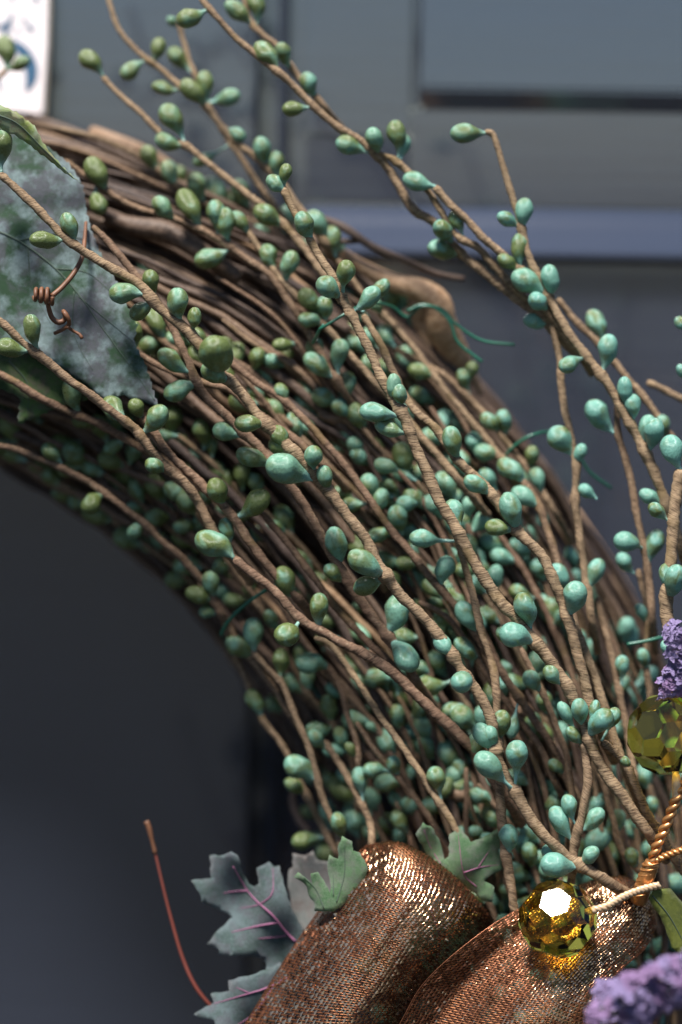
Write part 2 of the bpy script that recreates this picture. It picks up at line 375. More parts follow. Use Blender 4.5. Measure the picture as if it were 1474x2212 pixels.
vine([(680, 470, -34), (740, 490, -30), (800, 530, -29), (870, 560, -29), (940, 590, -31), (1003, 603, -33)], [.0010, .001, .0009, .0008, .0007, .0006], .06)
vine([(640, 540, -34), (700, 525, -31), (780, 520, -30)], [.0008, .0008, .0006], .05)
vine([(60, 250, -48), (170, 290, -46), (300, 350, -42), (430, 425, -38), (520, 500, -34)], [.0009, .0011, .0012, .001, .0008], .1)
vine([(30, 290, -44), (150, 350, -38), (260, 420, -34), (380, 470, -30), (470, 520, -28), (560, 580, -26)], [.0011, .0013, .0015, .0014, .0012, .001], .12)
vine([(230, 470, -28), (300, 490, -26), (360, 500, -25), (430, 540, -24), (520, 600, -23)], [.0014, .0022, .0024, .002, .0014], .10)
vine([(690, 890, -22), (720, 905, -22), (790, 895, -24)], [.001, .0016, .001], .3)
vine([(640, 1690, -44), (632, 1730, -44), (645, 1770, -43), (668, 1800, -40)], [.0008, .0008, .0008, .0008], .0)
vine([(730, 1540, -34), (745, 1600, -34), (768, 1660, -34)], [.0018, .0024, .0014], .75)
vine([(865, 1690, -30), (870, 1740, -30), (880, 1800, -30)], [.0012, .0016, .0014], .6)
vine([(935, 1705, -24), (990, 1715, -22), (1050, 1720, -23), (1090, 1735, -26)], [.0012, .0018, .0014, .001], .35)

# ---------------------------------------------------------------- BERRY SPRAYS
#  label | px width tip,base | redness | depth spec | points tip -> base.   depth spec: list of mm, or "m+3" = millimetres above the wreath
ST = """
long pale brown berry stem running from the frosted leaf down to the copper ribbon|22,31|.15|1,2,3,3,3,2,1,0|0,375 60,430 110,482 150,520 195,552 245,582 300,612 340,660 400,712 440,757 470,800 510,835 560,900 600,940 635,975 670,1015 700,1050 745,1105 790,1165 830,1238 870,1290 920,1340 960,1388 1000,1450 1035,1500 1062,1560 1075,1640 1112,1705 1135,1750 1180,1810 1240,1860 1310,1902
long tan berry stem from a single berry before the door ledge to the bouquet|20,32|.08|-4,-2,0,1,1,1,0,-2|612,405 627,440 655,490 682,540 715,592 742,650 770,700 800,760 830,828 868,892 895,960 922,1020 950,1080 985,1140 1005,1180 1030,1225 1070,1285 1115,1335 1150,1380 1190,1430 1230,1490 1258,1560 1290,1640 1345,1720 1400,1800
brown berry stem over the frosted leaf's lower edge, one upright pale berry near its start|22,29|.4|4,3,1,-2,-6,-9|-60,660 0,695 50,740 100,780 150,820 200,856 250,895 300,935 340,990 390,1035 430,1085 460,1145 500,1200
dark reddish stem under the lower green leaf at the left edge|22,26|.85|-8,-9,-11,-12,-14|-60,790 0,808 80,855 140,885 200,910 260,940 310,970 360,1000 410,1060
lowest berry stem along the inner rim at the left edge|18,24|.7|-16,-17,-18,-19,-22|-50,950 0,962 60,980 130,1010 200,1047 270,1097 310,1130 350,1170 400,1212 440,1260 480,1330
reddish twisted stem emerging from under the frosted leaf tip|24,28|.8|-6,-6,-6,-7,-9|305,900 330,930 370,985 420,1030 450,1062 500,1112 540,1172 580,1222 640,1290
thick red brown stem from two touching berries above the inner rim towards the ribbon|24,33|.85|-5,-4,-4,-5,-8|505,1205 540,1235 600,1282 640,1330 700,1368 760,1400 820,1432 870,1472 930,1530 980,1575 1040,1640 1090,1720
red brown stem winding down past the round dark-capped berry to a hanging drop berry|20,28|.8|-8,-7,-6,-6,-6,-8,-9|200,488 240,530 290,592 340,652 380,722 405,780 440,850 500,908 560,968 600,1018 640,1065 680,1130 712,1192 745,1245 790,1312 845,1385 900,1470
dark brown stem crossing the red one beneath the frosted leaf tip|18,26|.75|-11,-10,-10,-11,-12|300,765 345,790 400,815 450,830 500,845 540,880 590,915 640,950 700,1010
blurred berry stem ending in a single berry left of the door groove|16,24|.15|-26,-24,-22,-20,-19|222,165 250,197 300,240 350,290 400,315 450,352 500,392 550,432 600,470 660,540 720,620
blurred curved stem coming down from the top edge left of the door groove|14,26|.1|-32,-30,-28,-26,-24|225,-40 238,10 262,70 310,122 350,150 400,195 440,225 470,262 500,300 560,345 600,388 640,440 700,520
short blurred stem with a berry tip between the other two at the top left|14,20|.15|-36,-34,-33,-32|385,45 400,100 420,160 437,205 470,262 520,340 560,400 620,480
straight olive brown stem coming from the top edge across the door groove|18,26|.25|-16,-16,-17,-18,-18,-17|432,-5 470,38 520,90 570,132 620,172 680,232 740,280 790,312 840,365 890,450 940,482 990,540 1050,592 1100,632 1160,680 1200,720
short stem behind it with berries at the top edge|16,22|.3|-28,-26,-24|520,-50 540,40 575,82 600,100 640,160 700,230
stem parting from the straight one and carrying two berries over the door ledge|18,24|.2|-17,-16,-16,-16,-17|815,330 850,345 890,378 930,420 985,505 1040,540 1080,590 1130,640 1200,710
stem starting at a plump berry above the door ledge|22,24|.15|-14,-14,-14,-15|940,403 970,440 1010,475 1050,520 1100,562 1145,610 1190,680 1240,750
stem that bends at its tip beside one lone berry in front of the grey door|17,30|.05|-14,-14,-13,-12,-11,-11,-12|1048,285 1065,290 1085,350 1105,420 1125,490 1145,560 1172,612 1192,655 1230,720 1275,780 1320,840 1365,920 1405,1000 1440,1090 1470,1180
upright stem with one smooth node left of the reddish one|20,24|.2|-15,-15,-15,-15|1190,690 1210,780 1214,850 1230,930 1245,1000 1243,1080 1253,1160 1265,1250 1280,1340
stem behind the bent one that passes two berries in front of the grey door|20,24|.3|-22,-22,-21,-20|1205,645 1250,700 1300,750 1350,810 1400,870 1440,930 1490,1010
thin stem entering from the right edge with a bare blunt tip|22,16|.1|-24,-24,-24|1398,825 1430,840 1480,865 1540,890
upright stem with a reddish stained joint on the right|20,24|.55|-15,-15,-15,-16|1335,860 1335,930 1348,980 1365,1050 1375,1110 1392,1180 1402,1260 1410,1340
thick crumpled paper stem at the right edge behind the purple flowers|34,36|.15|-3,-2,-1,0,2|1470,1015 1458,1100 1450,1200 1440,1300 1448,1380 1465,1450 1490,1540
tan stem from beside the green wire down to the four berry clump|19,30|.1|-10,-8,-6,-4,-4,-5|785,680 830,760 870,845 900,890 945,930 985,990 1020,1022 1060,1065 1100,1125 1130,1160 1170,1200 1195,1250 1218,1310 1240,1380 1258,1450 1275,1520 1300,1580
straight slim stem dropping vertically to the gap between the ribbon loops|20,27|.3|-7,-6,-4,-4,-6|985,1150 1002,1210 1020,1280 1038,1350 1060,1425 1073,1500 1075,1600 1080,1700 1086,1800 1100,1880 1112,1970
short upright stem crowned by a bouquet of berries|26,22|.35|-1,-1,-2,-4|1265,1602 1268,1650 1270,1695 1258,1760 1242,1820 1235,1900
thick stem leaving the berry bouquet to the lower right|24,30|.25|-2,-4,-6,-7|1300,1602 1345,1640 1370,1690 1400,1760 1445,1835 1490,1900
olive stem above the small green leaf pair, almost bare|18,22|.05|-13,-11,-9,-9|680,1378 715,1392 760,1452 810,1530 860,1600 905,1665 950,1735 985,1790 1010,1850
stem meeting a twin near the inner rim above the torn leaf|18,22|.3|-20,-18,-17,-17|545,1405 575,1440 610,1480 640,1550 665,1610 680,1660 700,1730 730,1800 750,1860
outermost inner-rim stem above the grey lobed leaf|17,21|.35|-27,-26,-25,-24|480,1330 505,1400 530,1465 565,1550 610,1610 640,1670 670,1735 705,1800 730,1850
rim stem under the green wire loop|16,20|.5|-24,-23,-22|430,1260 470,1310 500,1360 540,1420 580,1470 625,1540 650,1580
short bent stem behind the top of the left ribbon loop|20,24|.3|-20,-18,-17|700,1600 740,1660 780,1735 800,1780 805,1840
brown stem under the hanging drop berry|20,24|.8|-12,-11,-12|567,1107 610,1160 648,1207 703,1282 740,1330 790,1380 850,1440 900,1500
long red brown stem in the middle of the wreath, half hidden by the front stems|20,24|.8|-13,-11,-10,-10,-11,-13|480,770 520,800 560,830 620,870 680,930 740,1000 800,1082 850,1150 900,1210 960,1282 1010,1340 1060,1420 1110,1492 1160,1562 1210,1640 1235,1710
purple brown stem over the bare vines at the top left|16,22|.6|-22,-20,-19,-18,-17|140,345 180,375 250,425 330,460 400,480 460,510 520,550 580,592 630,660 690,760 740,840
tan stem passing behind the long tan one, over the dark vines|17,24|.1|-20,-18,-16,-14,-13|520,480 545,515 590,580 645,645 700,702 780,792 850,868 915,950 960,1000 1010,1060
stem with red stained spots high on the outer rim|18,22|.3|-28,-26,-25,-25|850,750 900,780 960,810 1010,855 1060,910 1110,975 1160,1040 1200,1110
pale stem on the outer rim next to the tan knot|17,22|.15|-26,-25,-24,-23|730,560 790,640 850,700 900,760 960,840 1010,900 1060,960 1110,1030
stem with a salmon patch left of the upright one|20,22|.65|-18,-16,-15|1120,1030 1158,1080 1182,1140 1205,1215 1230,1300 1255,1390
brown stem between the slim vertical one and the berry bouquet|18,22|.6|-10,-9,-10|1126,1400 1150,1450 1175,1503 1198,1560 1225,1640 1236,1715 1230,1800
stout twisted stem coming down behind the berry bouquet|24,28|.05|-9,-8,-8|1232,1330 1262,1400 1285,1460 1305,1525 1330,1600 1360,1680
stem in the dark gap left of the second bead|20,22|.45|-18,-18,-17|1290,1290 1310,1370 1330,1450 1345,1530 1360,1610 1375,1700
dark stem between the berry bouquet and the large bead|18,22|.4|-16,-15,-14|1270,1600 1300,1680 1322,1760 1340,1830 1390,1890
stem dropping beside the green wire at the right|18,20|.4|-20,-20,-20|1380,1230 1400,1340 1395,1430 1405,1510 1410,1600
red brown stem rising behind the two pale berries in the middle right|18,22|.75|-14,-13,-13|905,1300 960,1330 1010,1390 1060,1470 1120,1550 1170,1620 1200,1690
brown stem in the shade right of the olive one|18,20|.7|-20,-19,-18|690,1420 735,1480 752,1550 770,1600 775,1660
thin brown stem curving down behind the left ribbon loop|16,20|.6|-17,-16,-15|770,1560 810,1620 870,1690 905,1735 950,1800 980,1860
off-frame stem with two olive berries over the plaque|16,20|.3|-40,-38,-36|15,150 -10,175 -60,215 -120,240
stem at the right edge with single berries|16,20|.3|-14,-14,-14|1500,640 1490,720 1486,800 1490,900
"""
# x y bulb radius  neck-end x y  [depth offset mm]
BE = """
12 118 28 14 152;38 140 20 16 152;3 308 31 6 372;193 130 26 224 166;280 155 22 308 140;342 102 20 333 132;382 122 22 403 158;380 52 13 386 58;408 38 26 437 28;355 190 20 374 208
420 202 27 446 228;443 175 23 452 234;494 210 24 464 213;513 25 25 542 52;553 4 22 563 50;508 288 18 495 275;368 252 28 403 300;362 306 23 397 320;437 345 18 487 318;612 112 22 623 154 3;577 122 27 602 150;670 183 21 684 210;630 235 20 668 234
322 335 22 345 372;210 375 28 230 408;213 437 24 200 412;358 453 24 378 474;410 447 31 436 482;468 415 28 492 447;467 465 25 478 492;490 482 25 502 508;515 475 22 534 510;568 325 24 580 358;598 348 21 604 388;618 370 18 620 400;603 402 21 624 414
584 470 27 606 492;660 487 24 682 520;682 480 26 696 528;718 512 25 718 548;449 558 28 488 546;584 557 22 600 580;626 573 24 622 604;748 585 24 746 638 3;710 621 25 738 644 2;670 655 24 690 675;700 662 22 702 700;674 694 20 694 702;822 625 22 780 665;800 640 24 772 665;812 660 16 822 690
150 487 24 168 517;97 517 25 136 521;322 590 22 332 605 -2;327 607 23 342 640 2;264 634 29 310 645;308 667 24 328 648 -3;385 651 27 397 688;70 705 25 90 750 2;18 750 24 62 762;735 757 24 745 800;270 700 16 285 720;290 720 22 280 740
367 775 29 412 808;391 842 27 424 828;553 780 22 545 808;682 785 28 730 826;466 764 45 476 800 7;464 806 27 494 828 2;245 880 27 282 908 -3;337 902 29 312 934 2;372 903 26 370 950;160 855 28 176 882;25 930 28 34 962;135 960 27 180 948;108 975 20 140 985;170 988 28 192 1004;300 888 20 312 905;437 935 24 452 958;496 935 24 508 955;460 968 16 470 980;392 952 20 402 978
543 915 26 576 916;592 885 26 626 922;605 945 22 607 985;662 885 25 676 910;668 930 22 684 950;610 850 18 620 870;546 990 27 574 1010;524 1032 24 536 1052;552 1042 22 560 1062;556 1083 31 514 1115 2;474 1070 26 482 1100;488 1140 20 497 1182;384 1067 23 396 1090;406 1085 25 426 1118;342 1058 28 362 1078;345 1010 22 360 1025;281 1030 27 296 1056;262 1066 26 290 1082;209 1080 24 228 1066;305 1138 20 322 1122
618 1130 27 636 1150;595 1170 22 612 1190;705 1035 22 718 1058;678 990 24 681 1026 3;612 1011 40 678 1042 4;605 965 23 632 988 -2;727 1180 31 736 1228;403 1163 26 442 1172;470 1184 36 506 1208;435 1183 22 462 1200 -3;616 1250 29 637 1303;690 1308 24 692 1352;455 1256 22 466 1292;430 1286 22 462 1296;446 1290 24 486 1300;445 1322 16 470 1330;500 1252 26 510 1275;548 1362 26 552 1410;522 1404 28 552 1425;590 1345 20 602 1364;620 1370 31 640 1350 6;607 1430 22 612 1462;680 1436 28 716 1442
725 1240 20 740 1262;877 783 25 876 818;836 800 20 848 822;852 835 20 860 862;863 857 20 868 886;913 805 24 944 814;917 857 25 950 868;805 890 27 852 904;842 925 24 860 944;1002 815 20 1026 842;1020 798 18 1030 820;979 955 28 990 992;1062 915 21 1082 930;1088 912 20 1096 938;1065 983 24 1085 988;1105 1018 26 1132 1042;1147 990 20 1142 1014;1160 1030 21 1172 1078;1132 1074 25 1162 1100;1053 1033 23 1075 1070;1025 1045 24 1056 1076;1014 1090 20 1022 1122
775 970 20 790 985;785 991 20 800 1005;812 983 26 826 1005;873 993 27 884 1026;797 1053 27 802 1094;815 1092 22 806 1108;745 1070 20 760 1090;862 1128 26 880 1146;940 1100 24 960 1124;925 1138 26 970 1162;913 1163 26 992 1170 2;981 1106 27 1000 1148 -2;1105 1104 32 1117 1148;1073 1140 23 1106 1152;786 1216 33 824 1250 3;798 1262 27 824 1254 -1;855 1322 31 840 1366;908 1305 20 942 1304;963 1226 26 954 1268;1011 1335 28 1030 1368;1136 1322 29 1160 1345;1082 1345 22 1050 1364;1110 1373 31 1154 1398 3;1098 1370 27 1144 1394 -3
874 1418 33 844 1382 3;949 1437 28 974 1464 2;998 1473 29 1010 1462 6;1010 1405 24 1030 1425;1122 1280 22 1146 1300;1192 1320 31 1224 1358 2;1208 1245 27 1226 1285;1236 1205 18 1244 1230;1244 1252 20 1244 1282;1285 1237 26 1268 1272;1240 1290 31 1228 1334 2;1210 948 30 1240 990;1255 975 16 1246 1006;1290 890 30 1325 938;1235 785 24 1258 778 3;1313 750 29 1306 798;1290 706 27 1312 728;1350 845 22 1364 868;1366 872 22 1380 902;1400 920 23 1402 960;1413 930 28 1400 984 3;1434 925 20 1424 955;1452 968 28 1466 1014;1265 1060 16 1290 1078;1405 1075 20 1420 1100;1418 1102 20 1436 1130
1356 1173 25 1384 1188 4;1350 1214 20 1348 1244;1416 1170 27 1404 1226;1457 1252 28 1448 1296 3;1440 1240 22 1442 1280;1474 700 15 1488 715;1476 805 15 1488 820;957 497 27 984 525 5;962 540 26 992 548;985 475 18 1004 510;750 313 24 786 340;810 310 26 816 338 3;856 286 26 872 330;870 310 20 874 332 -1;905 393 27 942 404;1008 288 27 1048 292;1133 452 22 1130 498;1098 475 20 1120 488;1124 528 25 1130 578;1134 606 30 1178 640;1187 604 24 1188 642;1172 660 23 1188 670 4;1158 694 20 1186 700;1100 570 20 1116 590
1344 1434 18 1345 1490;1390 1420 18 1398 1450;1440 1400 16 1450 1440;1192 1455 20 1214 1490;1074 1410 20 1112 1472;1002 1550 29 1034 1582;1082 1567 25 1078 1600;1108 1572 18 1122 1506;1046 1590 25 1064 1622;1030 1612 20 1044 1640;920 1576 25 932 1600;930 1622 24 942 1640;984 1632 34 1024 1644;1004 1665 22 1020 1680;942 1678 23 958 1734;1052 1650 30 1112 1710 4;1117 1627 27 1114 1708 3;1172 1702 30 1216 1722;1253 1534 25 1263 1600 3;1221 1538 19 1244 1592 1;1302 1556 27 1270 1602 3;1285 1530 14 1276 1590 -1;1325 1547 19 1300 1598 1;1244 1590 19 1258 1606 1
1230 1738 20 1246 1790;1208 1768 27 1242 1822;1286 1765 25 1262 1800;1290 1735 20 1268 1760;1292 1815 29 1262 1842;1322 1855 26 1318 1892;1192 1842 21 1236 1862;1203 1868 31 1250 1874 3;1185 1880 22 1225 1885;1265 1855 22 1250 1870;1365 1848 18 1372 1884;1400 1842 22 1408 1872;1430 1738 18 1436 1778;1410 1735 14 1420 1766;1350 1645 13 1364 1664;1395 1680 24 1405 1710;1055 1822 23 1078 1870;1098 1808 26 1100 1850;1125 1822 20 1112 1850;1026 1758 18 1040 1782;1030 1800 18 1048 1820;1110 1758 20 1130 1790
548 1510 21 564 1555;592 1522 21 612 1546;652 1664 30 682 1688;640 1700 20 670 1712;689 1600 20 700 1624;710 1530 22 706 1574;738 1706 26 774 1742;777 1680 23 784 1738;806 1664 22 836 1676;851 1650 18 868 1684;760 1620 14 772 1636;822 1502 23 842 1518;842 1535 24 866 1548;802 1570 13 820 1590;655 1817 26 692 1812;734 1788 24 748 1812;862 1770 22 880 1800;888 1612 22 902 1640;735 880 20 760 900;420 690 18 430 700;900 1080 24 918 1100;1060 1590 20 1070 1620;1165 1230 22 1176 1262;1150 1470 22 1170 1500;960 1395 22 976 1420;700 1255 18 712 1270;1385 1320 16 1394 1350;1200 1655 18 1216 1680
"""
stems = []
class Stem: pass
def build_stem(label, w0, w1, red, pts, group=None, dark=0., step=.0005, sides=12):
    """pts: (x, y, depth) tip -> base"""
    s = Stem(); c = catmull(pts, 6); n = len(c); q = np.linspace(0, 1, n)
    L = np.concatenate([[0], np.cumsum(np.hypot(np.diff(c[:, 0]), np.diff(c[:, 1])))])
    a, b_ = Nz(4), Nz(4); amp = np.clip(L/80, 0, 1)*1.0
    wid = w0+(w1-w0)*np.clip(L/700, 0, 1)
    c[:, 0] += a(L/40)*1.35*amp; c[:, 1] += b_(L/37)*1.35*amp; c[:, 2] += .28*a(L/40+3)
    s.c, s.L, s.w, s.label, s.group, s.red, s.dark, s.step, s.sides = c, L, wid, label, group, red, dark, step, sides
    s.b = []; stems.append(s); return s
def spec_depth(spec, pts):
    n = len(pts)
    if spec.startswith('m'): return [dw(x, y)+float(spec[1:]) for x, y in pts]
    v = [float(q) for q in spec.split(',')]
    L = np.concatenate([[0], np.cumsum([math.dist(pts[i], pts[i+1]) for i in range(n-1)])]); L /= L[-1]
    return list(np.interp(L, np.linspace(0, 1, len(v)), v))
for line in ST.strip().splitlines():
    lab, wd, red, spec, pp = line.split('|')
    pts = [tuple(float(q) for q in p.split(',')) for p in pp.split()]
    d = spec_depth(spec, pts); pts = [(x, y, z) for (x, y), z in zip(pts, d)]
    (x0, y0, z0), (x1, y1, z1) = pts[-2], pts[-1]; l = math.dist((x0, y0), (x1, y1))
    pts.append((x1+(x1-x0)/l*70, y1+(y1-y0)/l*70, z1-7))
    w0, w1 = (float(q) for q in wd.split(','))
    build_stem(lab, w0, w1, float(red), pts)

# stems buried deeper in the bundle, following the hoop; they fill the gaps between the traced ones
REG = [(0, 0, 420, 820, 'berry stem half buried among the bare vines behind the frosted leaf', 'stems behind the frosted leaf'),
       (420, 0, 760, 820, 'berry stem half buried in the dark bare vines below the door groove', 'stems in the bare vines'),
       (0, 820, 330, 1500, 'berry stem buried in shade under the dark green leaf at the inner rim', 'stems under the dark green leaf'),
       (330, 820, 560, 1500, 'berry stem buried in shade near the short green wire of the inner rim', 'stems by the inner rim wire'),
       (560, 820, 780, 1150, 'berry stem buried beneath the long pale stem near its paired berries', 'stems under the long pale stem'),
       (560, 1150, 780, 1500, 'berry stem buried beneath the thick red brown stem', 'stems under the thick red brown stem'),
       (780, 820, 1000, 1180, 'berry stem buried under the upper half of the long tan stem', 'stems under the long tan stem'),
       (780, 1180, 1000, 1500, 'berry stem buried between the long pale and the long tan stem', 'stems between the two long stems'),
       (0, 1500, 720, 2400, 'berry stem buried in the inner rim above the small bright green leaf', 'stems above the small green leaf'),
       (720, 1500, 960, 2400, 'berry stem buried in shade above the top of the left ribbon loop', 'stems above the left ribbon loop'),
       (700, 0, 1130, 1250, 'berry stem buried among outer rim vines near the tan knot and green wires', 'stems by the tan knot'),
       (1130, 0, 1600, 1250, 'berry stem buried among outer rim vines under the upright stems', 'stems under the upright stems'),
       (960, 1250, 1160, 1560, 'berry stem buried in shade left of the four berry clump', 'stems left of the four berry clump'),
       (1160, 1250, 1600, 1560, 'berry stem buried in shade above the berry bouquet', 'stems above the berry bouquet'),
       (960, 1560, 1180, 2600, 'berry stem buried in shade behind the slim vertical stem', 'stems behind the slim vertical stem'),
       (1180, 1560, 1330, 2600, 'berry stem buried in shade under the berry bouquet', 'stems under the berry bouquet'),
       (1330, 1560, 2400, 2600, 'berry stem buried in shade behind the copper wrapped pick', 'stems behind the copper pick')]
def region(x, y):
    for x0, y0, x1, y1, l, g in REG:
        if x0 <= x < x1 and y0 <= y < y1: return l, g
    return REG[0][4:] if x < 0 else REG[11][4:]
BARE = [(250, 440), (520, 470), (760, 640), (720, 740), (560, 740), (420, 700), (300, 600)]
def inside(x, y, poly):
    r = False
    for i in range(len(poly)):
        (x1, y1), (x2, y2) = poly[i], poly[i-1]
        if (y1 > y) != (y2 > y) and x < (x2-x1)*(y-y1)/(y2-y1)+x1: r = not r
    return r
fill = []
for k in range(112):
    f = rnd.uniform(-.97, .93); ph_tip = rnd.uniform(.25, 1.35) if k % 4 else rnd.uniform(.15, .6); ln = rnd.uniform(.22, .5)
    off = rnd.uniform(-7, 3); a = Nz(3); b_ = Nz(3); df = rnd.uniform(-.25, .25)
    pts = []
    for j in range(11):
        ph = ph_tip-ln*j/10; ff = f+df*(1-j/10)+.05*a(ph*9)
        if ff < -1.02: ff = -1.02
        rho = RC+HW*ff; x, y = CX+rho*math.cos(ph), CY-rho*math.sin(ph)
        pts.append((x, y, dw(x, y)+off+1.2*b_(ph*8)-3*j/10))
    mx, my, _ = pts[4]
    if inside(mx, my, BARE): continue
    l, g = region(mx, my)
    rd = rnd.uniform(.1, .9); l = ('dull tan ' if rd < .36 else 'mid brown ' if rd < .63 else 'red brown ')+l
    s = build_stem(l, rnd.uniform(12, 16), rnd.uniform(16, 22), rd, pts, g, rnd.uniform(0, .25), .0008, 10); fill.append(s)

def nearest(x, y, front=0.25):
    best = None
    for s in stems:
        dd = np.hypot(s.c[:, 0]-x, s.c[:, 1]-y); i = int(dd.argmin())
        if i > len(dd)-10: continue
        sc = dd[i]-front*s.c[i, 2]
        if best is None or sc < best[0]: best = (sc, s, i, dd[i])
    return best
allb = []
for tok in BE.replace('\n', ';').split(';'):
    if not tok.strip(): continue
    v = [float(q) for q in tok.split()]
    x, y, r, ax, ay = v[:5]; dz = v[5] if len(v) > 5 else None
    sc, s, i, dist = nearest(ax, ay)
    s.b.append((i, x, y, r, ax, ay, dist, dz)); allb.append((x, y))
grid = np.array(allb)
for s in fill:                                   # berries of the buried stems, left out where the traced ones already crowd
    L = s.L[-1]; pos = 0
    while pos < L*.97:
        i = int(np.searchsorted(s.L, pos)); i = min(i, len(s.c)-12); x, y, z = s.c[i]
        T = s.c[max(i-6, 0)]-s.c[i+6]; tx, ty = T[0], T[1]; l = math.hypot(tx, ty)+1e-6; tx /= l; ty /= l
        for q in range(rnd.choice([1, 1, 2, 2, 3])):
            an = rnd.uniform(-1.0, 1.0)+(.35 if q % 2 else -.35); ca, sa = math.cos(an), math.sin(an)
            r = rnd.uniform(19, 27); d = r*rnd.uniform(1.2, 2.0)
            bx, by = x+(tx*ca-ty*sa)*d, y+(tx*sa+ty*ca)*d
            if inside(bx, by, BARE) or (bx < 640 and by > 950 and math.hypot(bx-CX, by-CY) < RC-HW*.98): continue
            if (bx < 340 and by < 430) or np.hypot(grid[:, 0]-bx, grid[:, 1]-by).min() < r*1.12: continue
            s.b.append((i, bx, by, r, x, y, 0, rnd.uniform(-1.5, 1.5))); grid = np.vstack([grid, [bx, by]])
        pos += rnd.uniform(50, 105)

LQ = [1.25, 1.45, 1.7, 2.0, 2.35, 2.8, 3.3]
def berry_mesh(L, seed):
    g = random.Random(seed); rr = []; ns = 16
    bl = 1.04+.16*g.random(); zt = min(L*.97, 1.75+.3*g.random()); ex = .62+.22*g.random()
    for k in range(1, 7): a = k/6*math.pi/2; rr.append((-bl*math.cos(a), math.sin(a)))
    for k in range(1, 13):
        z = L*k/12; tt = min(1, z/zt); f = (.5+.5*math.cos(math.pi*tt))**ex
        rr.append((z, .17+.83*f if z < L*.96 else .23))
    bx, by = g.uniform(-.22, .22), g.uniform(-.22, .22); V = [(0, 0, -bl)]
    ph = [g.uniform(0, 6.3) for _ in range(8)]
    for z, r in rr:
        for j in range(ns):
            th = 2*math.pi*j/ns
            nn = 1+.028*math.sin(2*th+ph[0]+z)+.018*math.sin(3*th+ph[1]+2*z)+.016*math.sin(5*z+ph[2]+th)
            if r < .4: nn = 1+.14*math.sin(2*th+ph[3]+4*z)
            q = math.sin(math.pi*max(0, z)/L)
            V.append((r*math.cos(th)*nn+bx*q, r*math.sin(th)*nn+by*q, z))
    n = len(rr); V.append((0, 0, L)); F = []
    for i in range(n-1):
        for j in range(ns): F.append((1+i*ns+j, 1+i*ns+(j+1) % ns, 1+(i+1)*ns+(j+1) % ns, 1+(i+1)*ns+j))
    for j in range(0, ns, 2):
        F.append((0, 1+(j+2) % ns, 1+j+1, 1+j)); e = 1+(n-1)*ns
        F.append((len(V)-1, e+j, e+j+1, e+(j+2) % ns))
    return mesh('berry', V, F, m_berry)
BM = {(q, k): berry_mesh(L, q*10+k) for q, L in enumerate(LQ) for k in range(3)}
def place_berry(root, s, rec):
    i, x, y, r, ax, ay, dist, dz = rec; z = s.c[i, 2]
    if dist < 45: ax, ay = .35*ax+.65*s.c[i, 0], .35*ay+.65*s.c[i, 1]
    r *= 1.0; e = math.hypot(x-ax, y-ay)
    if e < 1.85*r and not (dz and dz > 4): q_ = (1.85*r-e)*.6/(e+.01); x, y = x+(x-ax)*q_, y+(y-ay)*q_
    d2 = math.hypot(x-ax, y-ay)*K*1000; rm = r*K*1000         # mm
    want = rm*(1.75+.25*rnd.random())
    if dz is None: dz = rnd.choice([1, 1, -1])*math.sqrt(max(.3, want**2-d2**2))*.4+.4
    A = P(ax, ay, z); B = P(x, y, z+dz); v = A-B; L = v.length/(rm/1000*(DIST-z/1000)/DIST)
    R_ = rm/1000*(DIST-(z+dz)/1000)/DIST*.97; L /= .97
    q = min(range(len(LQ)), key=lambda k: abs(LQ[k]-L)); kk = rnd.randrange(3)
    o = bpy.data.objects.new('berry', BM[(q, kk)]); C.objects.link(o); o.parent = root
    M = v.to_track_quat('Z', 'Y').to_matrix() @ Matrix.Rotation(rnd.uniform(0, 6.28), 3, 'Z')
    fat = rnd.uniform(.78, .93); zs = min(1.25, max(.85, L/LQ[q]))
    M = Matrix.Translation(B-root.location) @ M.to_4x4() @ Matrix.Diagonal((R_*fat, R_*fat, R_*zs, 1))
    o.matrix_basis = M
    ol = .58-(x-500)/2100+rnd.uniform(-.35, .42)
    o.color = (max(0, min(1, ol)), max(0, min(1, (x-350)/1100+rnd.uniform(-.25, .25)))*.75, 0, 1)
